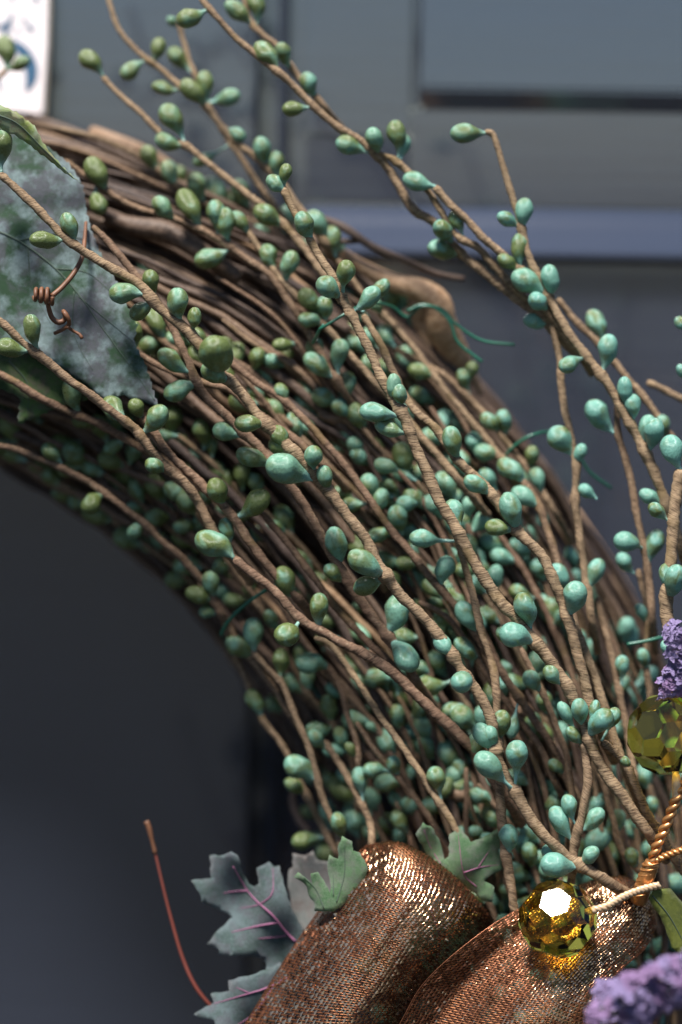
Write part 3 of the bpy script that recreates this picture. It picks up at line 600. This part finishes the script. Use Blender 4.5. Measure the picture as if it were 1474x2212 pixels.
def finish_stem(s):
    base = s.c[-1]; root = thing('berry_spray', s.label, 'berry stem', P(*base), s.group)
    Cn0 = PA(s.c); Lm = np.concatenate([[0], np.cumsum(np.linalg.norm(np.diff(Cn0, axis=0), axis=1))])
    n = max(8, int(Lm[-1]/s.step)); t_ = np.linspace(0, Lm[-1], n)
    Cn = np.stack([np.interp(t_, Lm, Cn0[:, k]) for k in range(3)], 1)
    for _ in range(2): Cn[1:-1] = (Cn[:-2]+2*Cn[1:-1]+Cn[2:])/4
    rad = np.interp(t_, Lm, s.w)/2*K*.77; mm = t_*1000
    a, b_, c_ = Nz(5), Nz(5), Nz(5)
    rad = rad*(1+.09*a(mm/3.1)+.03*b_(mm/1.1))
    for rec in s.b:                                  # swollen joint where a berry neck is bound in, thinner above it
        t0 = Lm[min(rec[0], len(Lm)-1)]; rad = rad*(1+.22*np.exp(-((t_-t0)/.0013)**2)-.10*np.exp(-((t_-t0+.003)/.0015)**2))
    rad[0:3] *= np.array([.55, .8, .95])[:min(3, len(rad))]
    th = np.arange(s.sides)/s.sides; ph = (mm+1.2*a(mm/4))[:, None]*.30+th[None, :]; sw = ph-np.floor(ph)
    disp = 1+.10*(sw**3-.25)+.06*np.sin(2*math.pi*(2*th[None, :]+.13*mm[:, None]+a(mm/3)[:, None]))
    disp += .05*np.sin(mm[:, None]*5.1+9*th[None, :]*2*math.pi/3.0*0+3*c_(mm)[:, None]+2*math.pi*th[None, :]*3)
    V, F, uv = tube_np(Cn, rad, s.sides, disp)
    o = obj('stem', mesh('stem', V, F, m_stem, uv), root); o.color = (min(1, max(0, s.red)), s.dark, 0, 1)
    for rec in s.b: place_berry(root, s, rec)
for s in stems:
    if s.group and not s.b: continue
    finish_stem(s)

# ---------------------------------------------------------------- LEAVES
def leaf_thing(label, outline, dfun, m, veins=(), stalk=None, serr=0, name='cloth_leaf', th=.28, grid_px=14, vm=None):
    pts = []
    if serr:
        for i in range(len(outline)):
            (x0, y0), (x1, y1) = outline[i], outline[(i+1) % len(outline)]; l = math.dist((x0, y0), (x1, y1)); n = max(1, int(l/16))
            nx, ny = -(y1-y0)/l, (x1-x0)/l
            for q in range(n):
                s_ = q/n; pts.append((x0+(x1-x0)*s_, y0+(y1-y0)*s_))
                s2 = (q+.75)/n; e = serr*rnd.uniform(.5, 1.2); pts.append((x0+(x1-x0)*s2+nx*e, y0+(y1-y0)*s2+ny*e))
    else:
        for i in range(len(outline)):
            (x0, y0), (x1, y1) = outline[i], outline[(i+1) % len(outline)]; l = math.dist((x0, y0), (x1, y1)); n = max(1, int(l/9))
            for q in range(n):
                j = rnd.uniform(-2., 2.) if q else 0; pts.append((x0+(x1-x0)*q/n-j*(y1-y0)/l, y0+(y1-y0)*q/n+j*(x1-x0)/l))
    xs = [p[0] for p in pts]; ys = [p[1] for p in pts]; no = len(pts); V2 = [Vector(p) for p in pts]
    gx = min(xs)
    while gx < max(xs):
        gy = min(ys)
        while gy < max(ys):
            p = (gx+rnd.uniform(-3, 3), gy+rnd.uniform(-3, 3))
            if inside(*p, pts) and min((p[0]-a[0])**2+(p[1]-a[1])**2 for a in pts) > 30: V2.append(Vector(p))
            gy += grid_px
        gx += grid_px
    ov, _, of, *_r = geometry.delaunay_2d_cdt(V2, [], [list(range(no))], 1, 1e-4)
    cx, cy = sum(xs)/len(xs), sum(ys)/len(ys); root = thing(name, label, 'leaf', P(cx, cy, dfun(cx, cy)))
    top = PA([(v[0], v[1], dfun(v[0], v[1])) for v in ov]); bot = PA([(v[0], v[1], dfun(v[0], v[1])-th) for v in ov]); n = len(ov)
    F = [tuple(f) for f in of if len(f) == 3]
    cnt = {}
    for f in F:
        for a_, b2 in zip(f, f[1:]+f[:1]): cnt[(a_, b2)] = 1
    side = [(a_, b2) for (a_, b2) in cnt if (b2, a_) not in cnt]
    F3 = F+[(f[2]+n, f[1]+n, f[0]+n) for f in F]+[(b2, a_, a_+n) for a_, b2 in side]+[(b2, a_+n, b2+n) for a_, b2 in side]
    uv = [(v[0]/50, v[1]/50) for v in ov]*2
    me = mesh('blade', np.vstack([top, bot]), F3, m, np.array(uv)); obj('blade', me, root)
    for vp, wpx in veins:
        pp = catmull([(x, y, 0) for x, y in vp], 6); pp = [(p[0], p[1], dfun(p[0], p[1])+.05) for p in pp]
        Cn = PA(pp); VV, FF, uu = tube_np(Cn, np.linspace(wpx*.45*K, wpx*.14*K, len(Cn)), 6); obj('vein', mesh('vein', VV, FF, vm or m_vein, uu), root)
    if stalk: tube('stalk', stalk, .0008, m_fstem, root)
    return root
wave = lambda x, y, a, s, p: a*math.sin(x/s+p)*math.cos(y/(s*1.3)+p)
leaf_thing('big frosted purple and green cloth leaf at the left edge, toothed and pointing down right',
    [(-140, 420), (-60, 300), (20, 268), (90, 305), (150, 350), (182, 400), (188, 450), (200, 500), (226, 560), (255, 608), (272, 652), (300, 700), (292, 738), (318, 790), (345, 880), (300, 868), (262, 855), (222, 868), (195, 838), (140, 800), (80, 770), (0, 740), (-90, 720), (-140, 600)],
    lambda x, y: -4.5-(880-y)/880*11+wave(x, y, 1.3, 60, .5)-(.9*math.exp(-((y-455)/26)**2)), m_leaf_big,
    [([(-60, 480), (40, 520), (140, 600), (230, 720), (335, 865)], 5), ([(40, 520), (120, 505), (190, 520)], 3), ([(120, 580), (190, 590), (250, 640)], 3), ([(170, 640), (230, 690), (290, 740)], 3), ([(60, 530), (70, 620), (110, 700)], 3), ([(160, 630), (160, 720), (200, 800)], 3)], serr=4, vm=m_veing)
leaf_thing('yellow green serrated cloth leaf at the left edge over the frosted one',
    [(-60, 215), (0, 226), (35, 240), (75, 270), (98, 312), (110, 330), (140, 362), (178, 398), (140, 375), (112, 352), (88, 335), (62, 312), (25, 290), (-10, 272), (-60, 262)],
    lambda x, y: 5-(y-230)/30, m_leaf_light, [([(-50, 238), (30, 262), (90, 318), (150, 376)], 4)], serr=3, vm=m_veing)
leaf_thing('dark green toothed cloth leaf under the frosted leaf at the left edge',
    [(-90, 770), (20, 765), (60, 740), (150, 800), (200, 830), (205, 860), (120, 885), (35, 922), (42, 860), (0, 840), (-90, 880)],
    lambda x, y: -10.5+wave(x, y, .8, 50, 1), m_leaf_dark, [([(20, 780), (60, 830), (60, 900)], 4)], serr=4, vm=m_veing)
def c7(s): return [(300+x/2.948, 1712+y/2.948) for x, y in s]
def c8(s): return [(774+x/2.106, 1612+y/2.106) for x, y in s]
leaf_thing('grey green lobed cloth leaf with magenta veins, the upper one left of the ribbon',
    c7([(333, 560), (395, 552), (462, 545), (452, 400), (540, 397), (590, 375), (630, 400), (648, 440), (660, 500), (700, 580), (735, 600), (765, 580), (752, 480), (800, 458), (830, 440), (862, 472), (898, 465), (918, 540), (945, 640), (985, 760), (1040, 850), (1060, 980), (960, 1080), (860, 1150), (800, 1150), (815, 1090), (790, 1055), (700, 1040), (600, 1040), (512, 1035), (508, 992), (432, 968), (480, 905), (540, 850), (600, 790), (530, 760), (400, 700), (388, 640)]),
    lambda x, y: -15+wave(x, y, 2.6, 30, .3), m_leaf_grey,
    [(c7([(1000, 950), (930, 880), (850, 780), (760, 700), (690, 620), (600, 470)]), 7), (c7([(890, 828), (760, 850), (590, 890)]), 6), (c7([(690, 625), (620, 628), (540, 640)]), 5), (c7([(770, 715), (850, 640), (855, 480)]), 4), (c7([(940, 910), (880, 920), (760, 930)]), 4), (c7([(760, 715), (700, 730), (640, 735)]), 3)])
leaf_thing('grey green lobed cloth leaf cut by the bottom edge, left of the ribbon',
    c7([(350, 1412), (480, 1335), (458, 1280), (578, 1262), (572, 1195), (700, 1168), (800, 1130), (900, 1080), (960, 1200), (900, 1400), (800, 1600), (640, 1640), (560, 1560), (490, 1500), (480, 1446), (400, 1440)]),
    lambda x, y: -12+wave(x, y, 2.2, 30, 2), m_leaf_grey,
    [(c7([(960, 1180), (800, 1250), (720, 1275), (600, 1310), (480, 1345)]), 6), (c7([(700, 1275), (620, 1240)]), 3), (c7([(860, 1230), (740, 1400), (600, 1500)]), 4)])
leaf_thing('taupe lobed cloth leaf in shade behind the small bright green one',
    c7([(950, 600), (958, 490), (985, 470), (978, 385), (1060, 400), (1110, 370), (1140, 430), (1220, 450), (1330, 560), (1250, 760), (1050, 900), (985, 780)]),
    lambda x, y: -19+wave(x, y, 1., 30, 1), m_leaf_brown, [(c7([(1200, 780), (1090, 620), (1020, 430)]), 4)], vm=m_veing)
leaf_thing('small bright green torn-looking cloth leaf at the left side of the ribbon',
    c7([(985, 540), (1015, 505), (1060, 540), (1108, 585), (1095, 515), (1142, 505), (1180, 560), (1216, 640), (1225, 600), (1200, 460), (1215, 395), (1270, 422), (1265, 360), (1295, 275), (1358, 310), (1365, 370), (1410, 382), (1460, 480), (1420, 620), (1240, 760), (1118, 755), (1118, 700), (1080, 650), (1070, 600), (1030, 562)]),
    lambda x, y: -5+wave(x, y, .9, 22, .4), m_leaf_green, [(c7([(1180, 740), (1130, 620), (1050, 540)]), 3), (c7([(1260, 700), (1310, 520), (1310, 330)]), 3), (c7([(1240, 660), (1240, 520)]), 3)], vm=m_veing)
leaf_thing('muted green lobed cloth leaf peeking out above the left ribbon loop',
    c8([(262, 400), (295, 345), (345, 378), (375, 440), (392, 515), (412, 500), (415, 400), (462, 365), (500, 412), (512, 436), (560, 420), (640, 375), (700, 400), (640, 470), (655, 560), (570, 612), (620, 640), (612, 710), (560, 700), (500, 640), (430, 600), (330, 520), (300, 470)]),
    lambda x, y: -8+wave(x, y, 1.8, 24, .4), m_leaf_green, [(c8([(540, 640), (480, 575), (455, 400)]), 3.4), (c8([(480, 575), (560, 550), (640, 540)]), 3.4), (c8([(380, 540), (330, 460), (300, 380)]), 3), (c8([(545, 552), (600, 470)]), 2.5)])
leaf_thing('glossy olive green leaf at the right edge beside the right ribbon loop',
    c8([(1320, 690), (1345, 655), (1420, 645), (1480, 720), (1560, 860), (1560, 1000), (1474, 960), (1425, 915), (1395, 820), (1350, 740)]),
    lambda x, y: -1+(1440-x)/30, m_leaf_olive, [(c8([(1340, 680), (1420, 780), (1500, 930)]), 4)], vm=m_veing)
# glimpsed through the sheer ribbon
leaf_thing('dark green lobed leaf glimpsed through the left ribbon loop',
    [(900, 1960), (960, 1930), (1030, 1990), (1040, 2040), (985, 2080), (930, 2110), (880, 2060), (860, 2000)],
    lambda x, y: -13+wave(x, y, .8, 26, .4), m_leaf_green, [([(930, 1960), (950, 2030), (940, 2090)], 4)])

# ---------------------------------------------------------------- TENDRIL, RED STALK, GREEN WIRES
t_ = thing('curled_tendril', 'dry coiled vine tendril lying over the frosted leaf', 'tendril', P(185, 490, -4))
tube('strand', [(186, 480, -9), (183, 520, -5), (178, 555, -2), (160, 590, 0), (135, 620, 1), (112, 640, 2)], [.00035, .0005, .00055, .00055], m_tendril, t_)
coil = [(114-42*q/80+2*math.sin(q*.27), 641-5*q/80+(17-5*q/80)*math.sin(q*.27), 2+1.6*math.cos(q*.27)) for q in range(81)]
tube('coil', coil, [.0004, .0005, .0004], m_tendril, t_)
tube('strand', [(103, 655, 1), (112, 685, 0), (128, 697, 0), (142, 688, 0), (138, 673, 1), (146, 685, 1), (150, 700, 0), (135, 712, -1), (118, 720, -2)], [.0005, .0006, .0005, .0004], m_tendril, t_)
tube('strand', [(145, 705, 0), (160, 716, -1), (172, 722, -1), (178, 732, -1)], [.0004, .0003, .0004], m_tendril, t_)
t_ = thing('red_stalk', 'thin red stalk standing free in front of the dark door, left of the lobed leaves', 'stalk', P(440, 2150, -16))
tube('stalk', [(320, 1782, -20), (335, 1840, -20), (350, 1905, -19), (370, 1985, -18), (395, 2070, -17), (425, 2135, -16), (470, 2190, -16)], [.0003, .0003, .00035, .00045, .00045], m_redstem, t_)
tube('tip', [(316, 1774, -20), (321, 1785, -20), (326, 1805, -20), (336, 1845, -20)], [.0006, .0006, .0004, .0005], m_tendril, t_)
def wire(label, pts, r=.00034):
    t2 = thing('florist_wire', label, 'wire', P(*pts[0])); tube('strand', pts, r, m_wire, t2, 7); return t2
t2 = wire('green wire with two loose ends over the tan vine knot', [(690, 712, -9), (715, 697, -8), (760, 670, -9), (800, 655, -14), (845, 662, -22), (880, 685, -24), (910, 662, -23), (955, 668, -23), (985, 700, -22), (1040, 735, -22), (1112, 745, -22)])
tube('strand', [(880, 672, -23), (915, 658, -23), (950, 672, -23), (975, 700, -22), (990, 740, -22), (1042, 782, -22)], .00034, m_wire, t2, 7)
tube('strand', [(676, 742, -16), (690, 715, -10), (700, 700, -9)], .00034, m_wire, t2, 7)
wire('green wire bent across the outer rim under the lone upright stem', [(1085, 995, -26), (1110, 965, -24), (1150, 940, -23), (1200, 935, -26), (1245, 975, -27), (1275, 1020, -27), (1322, 1055, -27)])
wire('short green wire across the inner rim on the left', [(478, 1372, -22), (492, 1345, -19), (520, 1315, -17), (560, 1284, -15), (600, 1262, -18)], .0004)
wire('green wire crossing behind the thick paper stem at the right', [(1355, 1392, -14), (1400, 1384, -14), (1445, 1372, -15), (1500, 1355, -18)], .0004)

# ---------------------------------------------------------------- AMBER BEADS ON THEIR TWISTED PICK
pick = thing('bead_pick', 'two faceted amber beads on twisted gold cords, over the ribbon and by the purple flowers', 'bead ornament', P(1385, 1935, -4))
def bead(x, y, d, r, aim, roll):
    bm = bmesh.new(); bmesh.ops.create_icosphere(bm, subdivisions=1, radius=1)
    bmesh.ops.bevel(bm, geom=list(bm.verts), offset=100/3., offset_type='PERCENT', segments=1, affect='VERTICES')
    bm.normal_update()
    hexa = [f for f in bm.faces if len(f.verts) == 6]; f0 = hexa[0]; n = f0.normal.normalized()
    for v in bm.verts: v.co *= .98/1.0
    mx = max(v.co.length for v in bm.verts)
    Q = n.rotation_difference(Vector(aim).normalized()).to_matrix(); Q = Matrix.Rotation(roll, 3, Vector(aim).normalized()) @ Q
    rr = r*K*(DIST-d/1000)/DIST
    for v in bm.verts: v.co = Q @ v.co*(rr/mx)
    me = bpy.data.meshes.new('bead'); bm.to_mesh(me); bm.free(); me.materials.append(m_glass)
    return obj('bead', me, pick, P(x, y, d)-pick.location)
halfv = (sv+Vector((0, -1, 0))).normalized()
bead(1205, 1985, 6, 86, (sv+(cam.location-P(1205, 1985, 6)).normalized()).normalized(), .25); bead(1442, 1586, 2, 90, (.10, -.95, .12), .6)
def twist(name, pts, r, m, turns, strands=2):
    Cn = catmull(PA(pts), .0004); T, U, W = frames(Cn); L = np.linspace(0, 1, len(Cn))
    for k in range(strands):
        a = 2*math.pi*(turns*L+k/strands); c = Cn+r*.85*(U*np.cos(a)[:, None]+W*np.sin(a)[:, None])
        V, F, uv = tube_np(c, np.full(len(c), r), 7); obj(name, mesh(name, V, F, m, uv), pick)
twist('cord', [(1262, 1972, 9), (1285, 1965, 9), (1310, 1958, 8), (1345, 1938, 5), (1385, 1922, 2), (1425, 1912, 0)], .0005, m_twine, 9)
twist('wire', [(1385, 1935, -3), (1402, 1890, -1), (1415, 1840, 1), (1440, 1780, 2), (1462, 1725, 3), (1480, 1690, 3), (1500, 1640, 2)], .00068, m_copper, 8)
twist('wire', [(1408, 1862, 0), (1440, 1848, 2), (1490, 1830, 3)], .0005, m_copper, 4)
tube('ferrule', [(1380, 1945, -4), (1395, 1900, -1), (1410, 1862, 0)], [.0019, .0018, .0016], m_copper, pick, 12)
for q in range(7):
    a_ = Vector(P(1384+q*4, 1930-q*11, -2.5+q*.4)); c = [tuple(a_+Vector((.0019*math.cos(s_*.7), .0019*math.sin(s_*.7), .0004*math.cos(s_*.7)))) for s_ in range(10)]
    tube('binding', c, .00022, m_copper, pick, 6, .0008, True)
tube('wire', [(1462, 1730, 3), (1462, 1690, 3), (1458, 1660, 2)], [.0009, .0011, .0005], m_twine, pick)

# ---------------------------------------------------------------- COPPER RIBBON
rib = thing('copper_ribbon', 'sheer copper mesh ribbon bow with two glittering loops at the bottom right', 'ribbon', P(950, 2300, -10))
def spline_grid(G, nu, nv):
    G = np.asarray(G, float)                       # rows (length) x cols (width) x 3
    def interp(A, n):
        A = np.concatenate([2*A[:1]-A[1:2], A, 2*A[-1:]-A[-2:-1]]); m_ = len(A)-3; s = np.linspace(0, m_-1e-9, n); i = s.astype(int); f = (s-i)[:, None, None]
        p0, p1, p2, p3 = A[i], A[i+1], A[i+2], A[i+3]
        return .5*((2*p1)+(-p0+p2)*f+(2*p0-5*p1+4*p2-p3)*f*f+(-p0+3*p1-3*p2+p3)*f**3)
    H = interp(G, nv); H = interp(H.transpose(1, 0, 2), nu).transpose(1, 0, 2)
    return PA(H.reshape(-1, 3)).reshape(nv, nu, 3)
def ribbon_loop(G, nwarp, nweft, seed, bright=lambda u, v: .75):
    g = np.random.default_rng(seed); SU, SV = nwarp*4+1, nweft*2+1
    Sg = spline_grid(G, SU, SV); uu, vv = np.meshgrid(np.linspace(0, 1, SU), np.linspace(0, 1, SV))
    cr = sum(a_*np.sin(2*math.pi*(f_*uu+.5*np.sin(3*vv+p_)*.6+g_*vv)+p_) for a_, f_, g_, p_ in ((.00038, 1.6, .8, seed), (.00022, 3.3, -1.1, 2.1*seed), (.00012, 6.1, .7, 3.7)))
    cr = cr*.6; Sg = Sg+np.stack([np.zeros_like(cr), -cr, cr*.2], -1); dv = np.gradient(Sg, axis=0); du = np.gradient(Sg, axis=1); Nn = np.cross(du, dv)
    Nn /= np.linalg.norm(Nn, axis=2)[:, :, None]+1e-12; Nn *= np.sign(-Nn[..., 1].mean())
    # sheer ground cloth
    sub = Sg[::2, ::4]-Nn[::2, ::4]*.00012; a, b_ = sub.shape[:2]; idx = np.arange(a*b_).reshape(a, b_)
    F = np.stack([idx[:-1, :-1], idx[:-1, 1:], idx[1:, 1:], idx[1:, :-1]], -1).reshape(-1, 4)
    obj('sheer_cloth', mesh('sheer_cloth', sub.reshape(-1, 3), F, m_sheer), rib)
    # lengthwise metal threads over and under the cross threads; lit and shaded zones coloured in
    VW, FW, mi = [], [], []; n0 = 0
    ii = np.arange(SV)
    for k in range(nwarp):
        c = min(SU-2, 2+4*k); P0 = Sg[:, c]; U0 = du[:, c]; U0 = U0/(np.linalg.norm(U0, axis=1)[:, None]+1e-12); N0 = Nn[:, c]
        up = np.where((ii+k) % 2 == 0, 1.0, -.7); wid = np.linalg.norm(du[:, c], axis=1)*4
        h = up*.00015+g.normal(0, .00005, SV); w_ = wid*np.where(up > 0, .36, .13)*(1+g.normal(0, .12, SV)); ro = g.normal(0, .5, SV)
        cs, sn = np.cos(ro)[:, None], np.sin(ro)[:, None]; D = U0*cs+N0*sn; q = P0+N0*h[:, None]+U0*(g.normal(0, .05, SV)*wid)[:, None]
        VW += [q-D*w_[:, None], q+N0*(w_*.45)[:, None], q+D*w_[:, None]]
        i = np.arange(SV-1); o1, o2, o3 = n0, n0+SV, n0+2*SV
        FW.append(np.stack([o1+i, o2+i, o2+i+1, o1+i+1], 1)); FW.append(np.stack([o2+i, o3+i, o3+i+1, o2+i+1], 1))
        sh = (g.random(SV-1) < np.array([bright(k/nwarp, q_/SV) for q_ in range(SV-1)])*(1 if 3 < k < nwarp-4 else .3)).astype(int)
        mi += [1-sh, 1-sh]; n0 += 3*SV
    me = mesh('lengthwise_threads', np.vstack(VW), np.vstack(FW), m_warp); me.materials.append(m_warp_dull_shaded)
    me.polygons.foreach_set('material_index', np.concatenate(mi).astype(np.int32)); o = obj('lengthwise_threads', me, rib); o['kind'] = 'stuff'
    VW, FW = [], []; n0 = 0; jj = np.arange(0, SU, 2); m2 = len(jj)
    for k in range(nweft*2):
        if k >= SV: break
        P0 = Sg[k, jj]; T0_ = dv[k, jj]; T0_ = T0_/(np.linalg.norm(T0_, axis=1)[:, None]+1e-12); N0 = Nn[k, jj]; ww = np.linalg.norm(dv[k, jj], axis=1)*.34
        h = np.where((jj//4+k) % 2 == 0, -1, 1)*.00005
        q = P0+N0*h[:, None]; i = np.arange(m2-1)
        VW += [q-T0_*ww[:, None]*.5, q+N0*(ww*.3)[:, None], q+T0_*ww[:, None]*.5]
        FW.append(np.stack([n0+i, n0+i+1, n0+m2+i+1, n0+m2+i], 1)); FW.append(np.stack([n0+m2+i, n0+m2+i+1, n0+2*m2+i+1, n0+2*m2+i], 1)); n0 += 3*m2
    o = obj('cross_threads', mesh('cross_threads', np.vstack(VW), np.vstack(FW), m_weft), rib); o['kind'] = 'stuff'
    for c in (0, SU-1):
        V, F, uv = tube_np(Sg[:, c], np.full(SV, .00011), 6); obj('selvage', mesh('selvage', V, F, m_warp_dull_shaded, uv), rib)
G1 = [[(400, 2420, -6), (540, 2430, 1), (660, 2430, 5), (760, 2430, 3), (840, 2420, -12)],
      [(528, 2215, -8), (620, 2225, 0), (710, 2230, 5), (800, 2230, 3), (875, 2225, -13)],
      [(618, 2070, -9), (700, 2090, 0), (785, 2110, 5), (865, 2128, 3), (932, 2128, -13)],
      [(690, 1965, -10), (770, 1990, 0), (850, 2014, 5), (930, 2038, 3), (1000, 2058, -13)],
      [(745, 1885, -10), (830, 1898, -1), (908, 1938, 3), (985, 1985, 1), (1048, 2022, -13)],
      [(785, 1832, -13), (855, 1822, -7), (935, 1862, -4), (1012, 1925, -5), (1066, 1990, -11)],
      [(800, 1838, -18), (870, 1850, -17), (940, 1890, -16), (1005, 1950, -17), (1050, 2012, -18)],
      [(760, 1930, -22), (830, 1950, -22), (900, 1990, -22), (960, 2040, -22), (1010, 2090, -22)],
      [(700, 2060, -23), (770, 2080, -23), (840, 2110, -23), (900, 2150, -23), (950, 2190, -23)]]
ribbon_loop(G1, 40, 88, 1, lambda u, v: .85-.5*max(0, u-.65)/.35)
G2 = [[(700, 2420, 0), (800, 2440, -3), (930, 2460, 0), (1060, 2460, 4), (1200, 2450, 3)],
      [(845, 2240, 1), (925, 2262, -1), (1025, 2280, 3), (1140, 2285, 7), (1262, 2270, 5)],
      [(915, 2125, 1), (1005, 2140, -2), (1095, 2160, 3), (1190, 2172, 7), (1285, 2160, 5)],
      [(1020, 2030, -1), (1105, 2040, -3), (1185, 2062, 1), (1265, 2080, 4), (1345, 2092, 0)],
      [(1125, 1962, -5), (1195, 1975, -5), (1260, 1992, -2), (1330, 2018, -1), (1392, 2050, -5)],
      [(1240, 1918, -14), (1295, 1900, -10), (1350, 1900, -8), (1398, 1935, -9), (1417, 2000, -13)],
      [(1262, 1935, -20), (1310, 1925, -19), (1350, 1930, -19), (1385, 1965, -19), (1400, 2020, -20)],
      [(1200, 2030, -25), (1250, 2030, -25), (1300, 2050, -25), (1345, 2085, -25), (1380, 2130, -25)]]
ribbon_loop(G2, 46, 84, 2, lambda u, v: .9 if u > .42+.5*v or v > .55 else .12)  # lit lower fold and shaded upper left put into the thread colour
G3 = [[(1240, 2420, -8), (1300, 2430, -10), (1360, 2430, -12), (1420, 2420, -14)],
      [(1262, 2270, -6), (1310, 2280, -10), (1360, 2280, -13), (1420, 2270, -15)],
      [(1290, 2150, -3), (1330, 2165, -8), (1370, 2175, -12), (1420, 2170, -14)],
      [(1345, 2090, -5), (1375, 2100, -10), (1400, 2110, -14), (1440, 2110, -16)]]
ribbon_loop(G3, 16, 30, 3, lambda u, v: .2)  # inside of the bow: its shade put into the thread colour

# ---------------------------------------------------------------- PURPLE DRIED FLOWERS
def floret_mesh(seed):
    g = random.Random(seed); bm = bmesh.new()
    for q in range(g.choice([4, 5, 6])):
        a = q/5*6.283+g.uniform(-.4, .4); l = g.uniform(.9, 1.5); prev = None
        for s_ in range(6):
            u = s_/5; wdt = .42*math.sin(math.pi*(.12+.86*u))**.7; up = .35+.5*u-1.1*u*u*g.uniform(.5, 1)
            d_ = Vector((math.cos(a), math.sin(a), 0)); sd_ = Vector((-math.sin(a), math.cos(a), 0))
            row = [bm.verts.new(d_*l*u+sd_*wdt*k+Vector((0, 0, up+.22*abs(k)+g.uniform(-.1, .1)))) for k in (-1, -.4, .4, 1)]
            if prev:
                for k in range(3): bm.faces.new((prev[k], prev[k+1], row[k+1], row[k]))
            prev = row
    for q in range(2):
        a = g.uniform(0, 6.28); c = Vector((.25*math.cos(a), .25*math.sin(a), .5+g.uniform(0, .4)))
        r_ = bmesh.ops.create_icosphere(bm, subdivisions=1, radius=.14, matrix=Matrix.Translation(c))
    bmesh.ops.solidify(bm, geom=[f for f in bm.faces], thickness=.025)
    me = bpy.data.meshes.new('floret'); bm.to_mesh(me); bm.free(); return me
FM = []
for q in range(6):
    me = floret_mesh(q); me.materials.append(m_flower if q % 3 else m_flower2); FM.append(me)
def sprig(label, axis, spread, n, size, base):
    root = thing('dried_flower_sprig', label, 'flower', P(*base)); ax = catmull(axis, 8)
    tube('stem', axis, .0007, m_fstem, root)
    for k in range(n):
        c = ax[rnd.randrange(len(ax))]; u = rnd.uniform(0, 6.283); e = spread*rnd.uniform(.15, 1)**.6
        off = Vector((math.cos(u)*e*K, -abs(rnd.gauss(0, .5))*e*K, math.sin(u)*e*K)); pc = P(*c)
        o = bpy.data.objects.new('floret', FM[rnd.randrange(6)]); C.objects.link(o); o.parent = root
        dirv = (off+Vector((0, -.001, .0008))).normalized(); z = size*rnd.uniform(.7, 1.25)*K
        o.matrix_basis = Matrix.Translation(pc+off-root.location) @ dirv.to_track_quat('Z', 'Y').to_matrix().to_4x4() @ Matrix.Rotation(rnd.uniform(0, 6), 4, 'Z') @ Matrix.Diagonal((z, z, z, 1))
        if k % 7 == 0:
            st = tube('leaflet', [(c[0], c[1], c[2]), (c[0]+off.x/K*.6, c[1]-off.z/K*.6, c[2]-off.y*600), (c[0]+off.x/K*1.1, c[1]-off.z/K*1.1, c[2]-off.y*1100)], [.0003, .0006, .0002], m_fstem, root, 6)
sprig('blurred purple dried flower sprig in the bottom right corner', [(1330, 2190, 36), (1390, 2150, 38), (1440, 2125, 38), (1500, 2105, 36)], 43, 80, 21, (1520, 2260, 30))
sprig('small purple sprig beside the bottom right flowers, over the ribbon edge', [(1312, 2135, 30), (1330, 2160, 30), (1370, 2210, 30), (1400, 2260, 30)], 17, 24, 19, (1420, 2290, 20))
sprig('purple dried flower head at the right edge above the amber bead', [(1462, 1360, 7), (1470, 1400, 6), (1465, 1440, 5), (1450, 1478, 5)], 22, 70, 12, (1500, 1540, 2))
sprig('purple dried flower below the first head, touching the amber bead', [(1432, 1490, 3), (1460, 1478, 4), (1500, 1480, 4)], 20, 40, 12, (1520, 1540, 1))
print('stems', len(stems), 'objects', len(bpy.data.objects), 'berries', sum(len(s.b) for s in stems))
